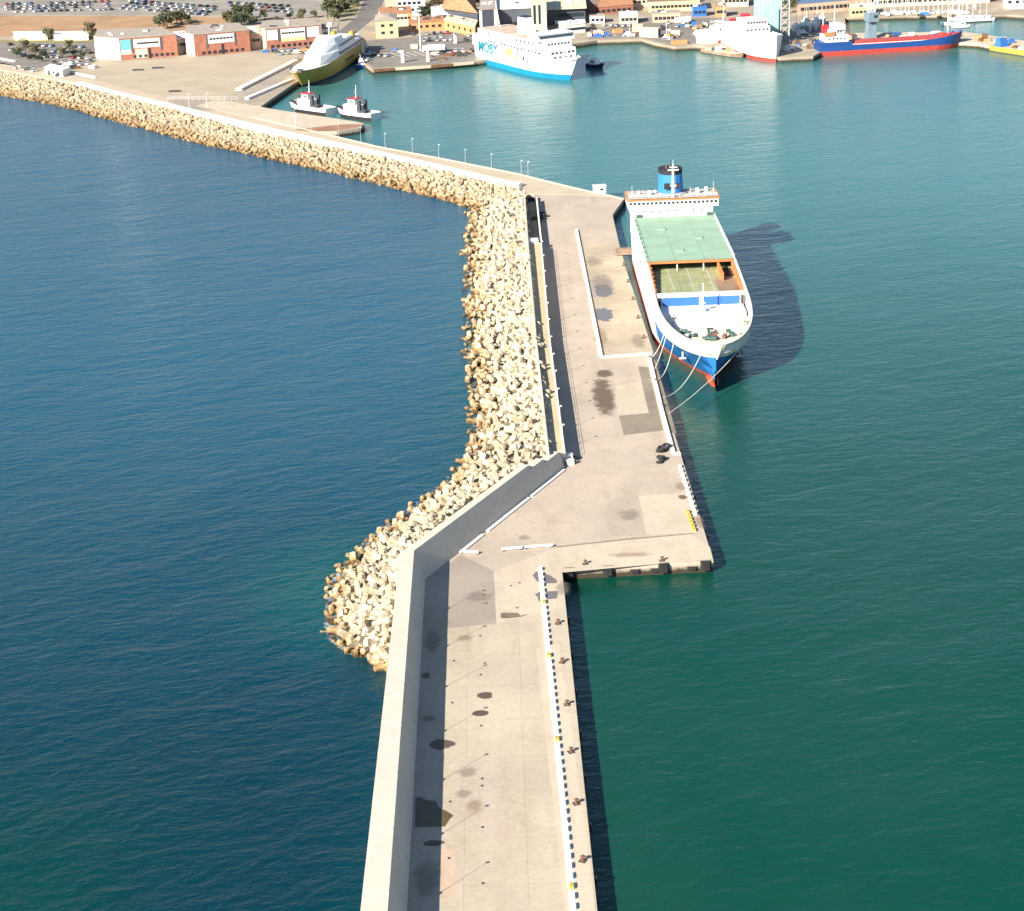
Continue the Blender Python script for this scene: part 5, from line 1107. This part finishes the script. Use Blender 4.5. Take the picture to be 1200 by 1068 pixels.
# dark hull and small boats in the boatyard
yacht(P(931, 63.5, 0), P(915, 66.5, 0), 7, 'black workboat tucked beside the white ship bow', 'moored_workboat', M_navy)
yacht(P(927, 46, 0.5), P(962, 44, .5), 7, 'dark navy vessel lying behind the coaster stern', 'navy_vessel', M_navy)
M_bgreen = mat('boat_green', (.38, .52, .42), .5, .1)
yard_boats = [(932, 37), (939, 36.5), (946, 36), (953, 35), (944, 30), (956, 30), (962, 28)]
for k, (x, y) in enumerate(yard_boats):
    c = P(x, y, ZL); o, L_ = vessel('laid_up_boat', ['white boat laid up ashore in the boatyard', 'pale green boat laid up ashore in the boatyard'][k % 3 == 1], c + V((0, 5, 0)), c + V((1, -5, 0)), 3.6, [(.5, 0), (2.4, 0)], .6, [M_bgreen if k % 3 == 1 else M_cleanw], .5, .1, .9, cat='boat', group='boats laid up in the boatyard')
    o.location.z = ZL + .5; MB().box(-1.2, 1.2, -2.5, 1.5, 2.0, 3.9, 0, .2, .4).build('cabin', M_cleanw, o); MB().tube([(0, 0, 3), (0, 0, 9 + k % 3)], .12, 5).build('mast', M_cleanw, o)
    piece('cradle', o, M_rust, (0, 0, -1.0), (2.6, 6, 1.6))
# marina boats
rb = random.Random(21)
mb0, Lm = vessel('marina_boat', 'small white boat moored stern-to along the marina shore', V((0, 5.5, 0)), V((0, -5.5, 0)), 3.8, [(.25, 1), (1.7, 0)], .7, [M_cleanw, M_navy], .5, .12, .9, cat='boat', group='boats along the marina shore')
MB().prism([(-1.3, -3.4), (1.3, -3.4), (1.1, 1.4), (-1.1, 1.4)], 1.2, 3.2, top=[(-1.1, -3.1), (1.1, -3.1), (.8, .4), (-.8, .4)]).build('cabin', M_cleanw, mb0)
for s in (-1, 1): piece('window_band', mb0, M_shade, (s * 1.2, -1.2, 2.4), (.15, 2.6, .5))
MB().tube([(0, -.8, 3), (0, -.8, 10)], .11, 5).build('mast', M_cleanw, mb0)
spots = [(1002 + i * 5.6 + rb.uniform(-1, 1), 20.3 - i * .06 + rb.uniform(-.3, .5)) for i in range(24)]
for i, (x, y) in enumerate(spots):
    c = P(x, y, 0); c.y -= 5
    if i == 0: mb0.location = c
    else:
        q = clone(mb0, None, c, math.pi + rb.uniform(-.15, .15)); s = rb.uniform(.8, 1.25); q.scale = (s, s, s)
for i, (x, y) in enumerate([(1122, 25.0), (1130, 25.4), (1138, 25.2), (1146, 25.0), (1154, 24.6), (1112, 30), (1124, 33)]):
    clone(mb0, None, P(x, y, 0), math.pi / 2 + rb.uniform(-.5, .5), 'small white boat moored at the floating pontoon', 'boats at the pontoon')
def pontoon(a, b_, label):
    pa, pb = P(*a, 0), P(*b_, 0); o = thing('pontoon', label, 'pontoon', (pa + pb) / 2, math.atan2(pb.y - pa.y, pb.x - pa.x)); L_ = (pb - pa).length
    piece('float', o, M_dark, (0, 0, .3), (L_, 3.6, .9)); piece('walkway', o, M_kerbw, (0, 0, .85), (L_, 3.8, .2))
pontoon((1126, 18.6), (1182, 14.5), 'dark long pontoon at the marina shore'); pontoon((1118, 27.5), (1161, 25), 'short floating pontoon in the marina basin')
yacht(P(1148, 16, 0), P(1134, 15, 0), 4.5, 'larger white cruiser beside the long pontoon', 'motor_yacht')
# container, buoy-like white columns and light mast on the apron
def container(px, rz, m, label, sz=(12, 2.6, 2.8)):
    o = thing('container', label, 'container', P(*px, ZL), rz); L_, W_, H_ = sz
    MB().box(-L_ / 2, L_ / 2, -W_ / 2, W_ / 2, .1, H_).build('box', m, o)
    for k in range(int(L_ / .8)): piece('rib', o, m, (-L_ / 2 + .5 + k * .8, -W_ / 2 - .02, H_ / 2 + .05), (.22, .08, H_ - .3))
    piece('door', o, M_dark, (L_ / 2 + .02, 0, H_ / 2), (.06, W_ * .7, H_ * .8))
container((762, 43.5), -.5, M_crm, 'beige container at the quay corner', (11, 4, 5)); container((748, 37), -.3, M_ylw, 'small ochre container behind the yacht', (6, 3, 4)); container((800, 26), .1, M_cleanw, 'white container behind the quay lanes', (9, 2.6, 2.8))
container((796, 52), .2, M_or, 'rust orange low container on the quay edge', (8, 3, 2)); container((1114, 44), .2, M_crm, 'cream container at the far pier', (8, 3, 3)); container((1154, 47), -.2, M_rust, 'rusty bin on the far pier', (3, 2.5, 3))
tall = thing('light_mast', 'tall white floodlight mast on the harbour apron', 'light mast', P(493, 60, ZL))
MB().tube([(0, 0, 0), (0, 0, 21.5)], .42, 8, r1=.22).build('pole', M_cleanw, tall); piece('lamp_ring', tall, M_cleanw, (0, 0, 21.4), (2.6, 2.6, .5))
for k in range(6): piece('floodlight', tall, M_dark, (1.5 * math.cos(k * 1.05), 1.5 * math.sin(k * 1.05), 21.0), (.6, .6, .5), k)
for k, (x, y) in enumerate([(472, 73.5), (501.5, 72), (533.5, 51), (425.5, 63)]):
    o = thing('pylon', 'white square pylon on the harbour apron', 'pylon', P(x, y, ZL), 0, 'pylons on the apron'); MB().box(-.8, .8, -.8, .8, 0, 5.5, 0, .1, .1).build('shaft', M_cleanw, o); piece('cap', o, M_steel, (0, 0, 5.6), (2, 2, .2))
# rust coloured fendered edge of the apron
edge = thing('quay_edge_beam', 'rust coloured timber edge along the harbour apron', 'quay edge')
for a, b_, m_ in (((438, 81.6), (462, 80), M_rust), ((463, 79.8), (505, 77), M_light), ((506, 76.8), (530, 75), M_rust), ((531, 74.8), (555, 72.6), M_light)):
    pa, pb = P(*a, ZL), P(*b_, ZL); d = (pb - pa); piece('beam', edge, m_, ((pa + pb) / 2) + V((0, -.5, -.45)), (d.length, 1.6, 1.3), math.atan2(d.y, d.x))

# ------------------------------------------------------------------ vehicles
car_cols = [('white', (.75, .75, .74)), ('silver', (.42, .43, .44)), ('black', (.02, .02, .022)), ('dark grey', (.09, .09, .1)), ('blue', (.05, .09, .28)), ('red', (.4, .04, .03)), ('pale blue', (.3, .42, .5))]
def car_mesh(nm, col):
    b = MB()
    def sec(y, w_, z0, z1): return [(-w_, y, z0), (w_, y, z0), (w_, y, z1), (-w_, y, z1)]
    def loft(secs, mi_):
        v = [p for s_ in secs for p in s_]; f = []
        for i in range(len(secs) - 1):
            for j in range(4): f.append((4 * i + j, 4 * i + (j + 1) % 4, 4 * i + 4 + (j + 1) % 4, 4 * i + 4 + j))
        f += [(3, 2, 1, 0), tuple(4 * (len(secs) - 1) + j for j in range(4))]; b.add(v, f, mi_)
    loft([sec(-2.2, .78, .35, .85), sec(-1.9, .88, .28, .98), sec(1.0, .9, .28, .98), sec(1.9, .86, .28, .84), sec(2.2, .72, .35, .7)], 0)
    loft([sec(-2.0, .70, .97, 1.0), sec(-1.5, .70, .97, 1.42), sec(.2, .70, .97, 1.46), sec(1.05, .70, .97, 1.0)], 1)
    b.box(-.66, .66, -1.45, .2, 1.44, 1.5, 0)
    for x in (-.86, .86):
        for y in (-1.35, 1.35): b.tube([(x - .1, y, .32), (x + .1, y, .32)], .32, 8, 2)
    cm = mat('car_paint_' + nm.replace(' ', '_'), col, .3, .04, .5, coat=.5)
    return b.mesh('car_' + nm.replace(' ', '_'), [cm, M_glass, M_black])
CM = {n: car_mesh(n, c) for n, c in car_cols}
rc = random.Random(5)
def cars(a, b_, n, rows, where, group, jitter=.4, rz=None, fill=.85, z=ZL + .07):
    """rows of parked cars between photo pixels a (first row start) and b_ (row end); rows: list of pixel offsets"""
    for off in rows:
        pa, pb = P(a[0] + off[0], a[1] + off[1], z), P(b_[0] + off[0], b_[1] + off[1], z); d = (pb - pa); ang = math.atan2(d.y, d.x)
        for k in range(n):
            if rc.random() > fill: continue
            p = pa.lerp(pb, (k + .5) / n) + V((rc.uniform(-jitter, jitter), rc.uniform(-jitter, jitter), 0))
            nm = rc.choices([c[0] for c in car_cols], [6, 4, 3, 3, 1.5, .8, 1])[0]
            o = link('car', CM[nm], None, p, (ang if rz is None else rz) + rc.uniform(-.06, .06) + (math.pi if rc.random() < .5 else 0))
            tag(o, f'{nm} car parked {where}', 'car', f'{nm} cars {group}')
cars((4, 6), (130, 2.5), 17, [(0, 0), (0, 3.2), (0, 6), (4, 9.2)], 'in the wide lot beyond the brown field', 'in the wide lot')
cars((150, 1.5), (255, 9.5), 13, [(0, 0), (0, 3), (-6, 6), (-10, 9)], 'in the wide lot behind the brick buildings', 'behind the brick buildings')
cars((266, 4), (350, 9), 10, [(0, 0), (2, 3.4), (4, 7)], 'in the lot above the terminal blocks', 'above the terminal blocks')
cars((8, 53), (108, 57), 12, [(0, 0), (2, 6.2), (0, 12.5)], 'in the small lot by the white end wall', 'in the small lot', fill=.7)
cars((60, 74.5), (112, 72), 6, [(0, 0), (-6, 4)], 'at the corner of the sandy yard', 'at the yard corner', fill=.75)
cars((8, 78), (75, 90), 7, [(0, 0)], 'above the boulder slope', 'above the boulders', fill=.8)
cars((318, 61.5), (372, 57.5), 7, [(0, 0), (6, 3.2)], 'in the forecourt beside the ferry berth', 'in the forecourt', fill=.75)
cars((480, 41.5), (545, 38.5), 8, [(0, 0), (8, 4.0), (4, 8)], 'on the apron below the red shed', 'below the red shed', fill=.75)
cars((505, 62), (556, 60), 6, [(0, 0), (4, 3)], 'on the apron near the passenger ferry', 'near the passenger ferry', fill=.7)
cars((422, 70), (452, 73), 4, [(0, 0), (6, -6)], 'at the apron edge behind the yellow ferry', 'at the apron edge', fill=.7)
cars((690, 30.5), (742, 31), 7, [(0, 0)], 'behind the motor yacht', 'behind the yacht', fill=.8); cars((772, 28.5), (838, 27), 8, [(0, 0), (0, 4)], 'on the quay behind the patrol vessel', 'behind the patrol vessel', fill=.6)
cars((560, 47), (585, 44), 3, [(0, 0)], 'at the foot of the slate building', 'by the slate building')
def truck(px, rz, label, m=M_cleanw):
    o = thing('truck', label, 'truck', P(*px, ZL + .07), rz)
    MB().box(-1.25, 1.25, -6.5, 3.2, 1.1, 3.9).build('trailer', m, o); MB().box(-1.2, 1.2, 3.5, 5.8, .6, 3.3, 0, .08, .1).build('cab', M_cleanw, o); piece('windscreen', o, M_glass, (0, 5.76, 2.5), (2.1, .1, .9)); piece('chassis', o, M_dark, (0, -.5, .85), (1.8, 12, .4))
    for y in (-5.4, -4.1, 2.2, 4.6):
        for x in (-1.1, 1.1): MB().tube([(x - .15, y, .5), (x + .15, y, .5)], .5, 8).build('wheel', M_black, o)
truck((406, 60), 1.2, 'white lorry with box trailer at the ferry ramp'); truck((418, 57.5), 1.0, 'white lorry parked behind the ferry stern'); truck((409, 55), 1.3, 'white lorry nearest the road to town'); truck((508, 61), 1.4, 'white van-like lorry near the light mast')
# rusty scrap and dark heaps on the yard
for k, (x, y) in enumerate([(162, 83), (185, 80.5), (205, 108), (352, 71)]):
    p = P(x, y, ZL + .03); o = thing('steel_beam', 'dark steel beam lying on the sandy yard', 'beam', p, rc.uniform(-.2, .2), 'steel beams on the yard'); piece('web', o, M_dark, (0, 0, .4), (6, .25, .8)); piece('flange', o, M_dark, (0, 0, .82), (6, .7, .1)); piece('flange', o, M_dark, (0, 0, .05), (6, .7, .1))

# ------------------------------------------------------------------ trees
M_leaf = [mat('leaf_olive', (.085, .095, .045), .8, .3, .5), mat('leaf_dark', (.045, .06, .03), .8, .3, .5), mat('leaf_dry', (.14, .13, .065), .8, .25, .5)]
M_bark = mat('bark', (.10, .075, .05), .9, .2)
def tree_mesh(seed, h, r):
    q = random.Random(seed); v, f = [], []
    cl = [(V((q.uniform(-r, r) * .7, q.uniform(-r, r) * .7, h * q.uniform(.45, .95))), r * q.uniform(.35, .6)) for _ in range(9)]
    for c, cr_ in cl:
        for _ in range(70):
            d = V((q.gauss(0, 1), q.gauss(0, 1), q.gauss(0, .8))).normalized() * cr_ * q.uniform(.55, 1.05); p = c + d
            a = V((q.uniform(-1, 1), q.uniform(-1, 1), q.uniform(-1, 1))).normalized() * .38; b_ = a.orthogonal().normalized() * .3
            i0 = len(v); v += [p - a, p + b_, p + a, p - b_]; f.append((i0, i0 + 1, i0 + 2, i0 + 3))
    return MB().add(v, f), cl
TR = []
for k in range(4):
    h, r = [(6, 2.6), (5, 3.2), (8, 3.0), (4, 2.4)][k]
    cbm, cl = tree_mesh(k + 3, h, r); tb = MB().tube([(0, 0, -.2), (.1, .05, h * .35), (.15, 0, h * .55)], .28, 6, r1=.15)
    for c, cr_ in cl[:4]: tb.tube([(.12, 0, h * .4), tuple(c)], .12, 4, r1=.05)
    TR.append((cbm.mesh('crown', M_leaf[k % 3]), tb.mesh('trunk', M_bark)))
rt = random.Random(9)
def tree(px, k, label, group, s=1.0, z=ZL):
    o = thing('tree', label, 'tree', P(*px, z), rt.uniform(0, 6), group); o.scale = (s, s, s * rt.uniform(.85, 1.15)); link('crown', TR[k][0], o); link('trunk', TR[k][1], o)
def grove(pts, label, group, s=(0.8, 1.3)):
    for p in pts: tree(p, rt.randrange(4), label, group, rt.uniform(*s))
grove([(201, 29), (207, 27.5), (213, 29.5), (219, 27), (224, 30), (196, 32), (187, 35)], 'dark bushy tree at the end of the brown field', 'trees at the end of the brown field', (.9, 1.5))
grove([(266, 28), (272, 25), (279, 24), (286, 27), (292, 26), (283, 30), (274, 31), (298, 29)], 'olive green tree behind the middle brick building', 'trees behind the middle brick building', (1., 1.6))
grove([(497, 24), (503, 21), (509, 23), (514, 20), (507, 17), (519, 17)], 'dark tree between the white block and terracotta hall', 'trees by the terracotta hall', (1.1, 1.7))
grove([(384, 22), (390, 17), (396, 12), (402, 7), (392, 26), (399, 20), (405, 14), (410, 3), (414, 8)], 'tree on the verge beside the inland road', 'trees beside the inland road', (1., 1.7))
grove([(56, 46), (60, 48), (107, 45), (110, 49)], 'small tree between the white canopies', 'trees by the canopies', (.8, 1.1))
grove([(42, 66), (50, 69), (82, 62), (86, 66), (30, 62), (20, 68), (97, 70), (46, 73), (36, 71), (74, 68)], 'dusty shrub tree in the small parking lot', 'trees in the small lot', (.6, 1.0))
grove([(745, 6), (756, 4), (768, 6), (780, 3), (795, 5), (812, 3)], 'tree beside the far ochre warehouse', 'trees by the ochre warehouse', (1.0, 1.6))
grove([(560, 8), (572, 5), (600, 8), (612, 4), (530, 6), (545, 3)], 'tree behind the slate building', 'trees behind the slate building', (1.0, 1.6))
grove([(929, 10), (925, 16), (921, 8), (1040, 1), (1060, 3), (965, 3)], 'dark tree near the blue roofed sheds', 'trees near the blue roofed sheds', (1.2, 1.8))
grove([(310, 24), (325, 25), (340, 23), (355, 22), (368, 21), (330, 29), (352, 28)], 'low shrub tree along the lot edge above the terminal blocks', 'shrubs along the lot edge', (.6, .9))
grove([(20 + k * 36, -6 - (k % 3)) for k in range(33)], 'tree on the dry land past the port', 'trees on the dry land', (1., 1.7))
grove([(-60, 12), (-30, 30), (-45, 55), (1230, 6), (1260, 12)], 'tree at the outer edge of the port land', 'trees at the outer edge', (1., 1.5))

# ------------------------------------------------------------------ port clutter: crates, bins, pallets, sacks along the quays
rq = random.Random(31)
cl_cols = [('white', M_cleanw), ('rusty', M_rust), ('dark', M_dark), ('cream', M_crm), ('blue', M_panelb), ('orange', M_or), ('grey', M_steel), ('brown', M_tent)]
def clutter(x0, x1, yf, n, where, group, dy=3.0):
    for k in range(n):
        x = rq.uniform(x0, x1); y = yf(x) - rq.uniform(0, dy); nm, m_ = rq.choice(cl_cols); a, b_, h = rq.uniform(.8, 2.6), rq.uniform(.7, 1.5), rq.uniform(.7, 2.2)
        o = thing('cargo_crate', f'{nm} crate standing {where}', 'crate', P(x, y, ZL + .06), rq.uniform(-.6, .6), f'{nm} crates {group}')
        MB().box(-a, a, -b_, b_, .15, h, 0, .03, .03).build('box', m_, o); piece('pallet', o, M_tent, (0, 0, .08), (2 * a + .2, 2 * b_ + .2, .16))
clutter(690, 760, lambda x: 44, 16, 'on the quay behind the motor yacht', 'behind the yacht', 8)
clutter(772, 860, lambda x: 48, 30, 'on the quay behind the patrol vessel', 'behind the patrol vessel', 20)
clutter(932, 985, lambda x: 60, 16, 'on the pier end between white ship and coaster', 'on the pier end', 16)
clutter(990, 1120, lambda x: 47 - (x - 990) * .04, 14, 'on the far pier behind the coaster', 'behind the coaster', 4)
clutter(1140, 1195, lambda x: 49 + (x - 1140) * .06, 6, 'on the far pier beside the barge', 'beside the barge', 5)
clutter(420, 560, lambda x: 74 - (x - 440) * .05, 14, 'on the harbour apron', 'on the apron', 16)
clutter(300, 380, lambda x: 62, 10, 'in front of the terminal blocks', 'before the terminals', 3)
clutter(20, 110, lambda x: 82, 10, 'near the white kiosk', 'near the kiosk', 6)
clutter(560, 660, lambda x: 50, 10, 'below the slate building', 'below the slate building', 8)
clutter(1000, 1120, lambda x: 19.5, 12, 'along the marina shore', 'along the marina', 3)
# painted bay lines on the apron
for k in range(9):
    pa, pb = P(448 + k * 9, 62 - k * .4, ZL + .05), P(462 + k * 9, 67 - k * .4, ZL + .05); d = pb - pa
    tag(link('bay_line', unit_box(M_paint), None, (pa + pb) / 2 + V((0, 0, .0)), math.atan2(d.y, d.x), (d.length, .35, .02)), 'white painted bay line on the harbour apron', 'road marking', 'bay lines on the apron', 'structure')
# wire fence beside the grey lot
fn = thing('wire_fence', 'wire fence with thin posts beside the grey lot', 'fence')
fa, fb = P(196, 118.5, ZL), P(279, 119.5, ZL)
for k in range(12):
    p = fa.lerp(fb, k / 11); piece('post', fn, M_pole, (p.x, p.y, ZL + 1.2), (.13, .13, 2.4))
for z in (1.0, 1.7, 2.3): MB().tube([tuple(fa + V((0, 0, z))), tuple(fb + V((0, 0, z)))], .05, 4).build('wire', M_steel, fn)

# ------------------------------------------------------------------ white wash where the sea meets the rocks
m = bpy.data.materials.new('sea_foam'); m.use_nodes = True; n = m.node_tree; bs = n.nodes['Principled BSDF']
bs.inputs['Base Color'].default_value = (.62, .66, .66, 1); bs.inputs['Roughness'].default_value = .9
g = n.nodes.new('ShaderNodeNewGeometry'); nz = n.nodes.new('ShaderNodeTexNoise'); nz.inputs['Scale'].default_value = .55; nz.inputs['Detail'].default_value = 9; nz.inputs['Roughness'].default_value = .7; nz.inputs['Distortion'].default_value = 1.2
n.links.new(g.outputs['Position'], nz.inputs['Vector'])
at = n.nodes.new('ShaderNodeVertexColor'); at.layer_name = 'reach'
mu = n.nodes.new('ShaderNodeMath'); mu.operation = 'MULTIPLY'; n.links.new(nz.outputs['Fac'], mu.inputs[0]); n.links.new(at.outputs['Color'], mu.inputs[1])
mr = n.nodes.new('ShaderNodeMapRange'); mr.inputs['From Min'].default_value = .46; mr.inputs['From Max'].default_value = .66; mr.inputs['To Max'].default_value = .75
n.links.new(mu.outputs[0], mr.inputs['Value']); n.links.new(mr.outputs[0], bs.inputs['Alpha'])
fv, ff, fc = [], [], []
for i, (c_, t_) in enumerate(prs[:16]):
    out = (t_ - c_); out.z = 0; out.normalize(); w_ = 5.5 if i < 6 else 2.6
    for k, a_ in ((-1.5, 1.0), (.6, 1.0), (w_, 0.0)): fv.append((t_.x + out.x * k, t_.y + out.y * k, .05)); fc.append(a_ if i < 6 else a_ * .88)
for i in range(15):
    for j in range(2): ff.append((3 * i + j, 3 * i + j + 1, 3 * i + 4 + j, 3 * i + 3 + j))
fb_ = MB(); fb_.add(fv, ff); fo_ = fb_.build('foam', m); ca = fo_.data.color_attributes.new('reach', 'FLOAT_COLOR', 'POINT')
for i, a_ in enumerate(fc): ca.data[i].color = (a_, a_, a_, 1)
tag(fo_, 'thin white wash on the water at the foot of the rocks', 'foam', kind='stuff')
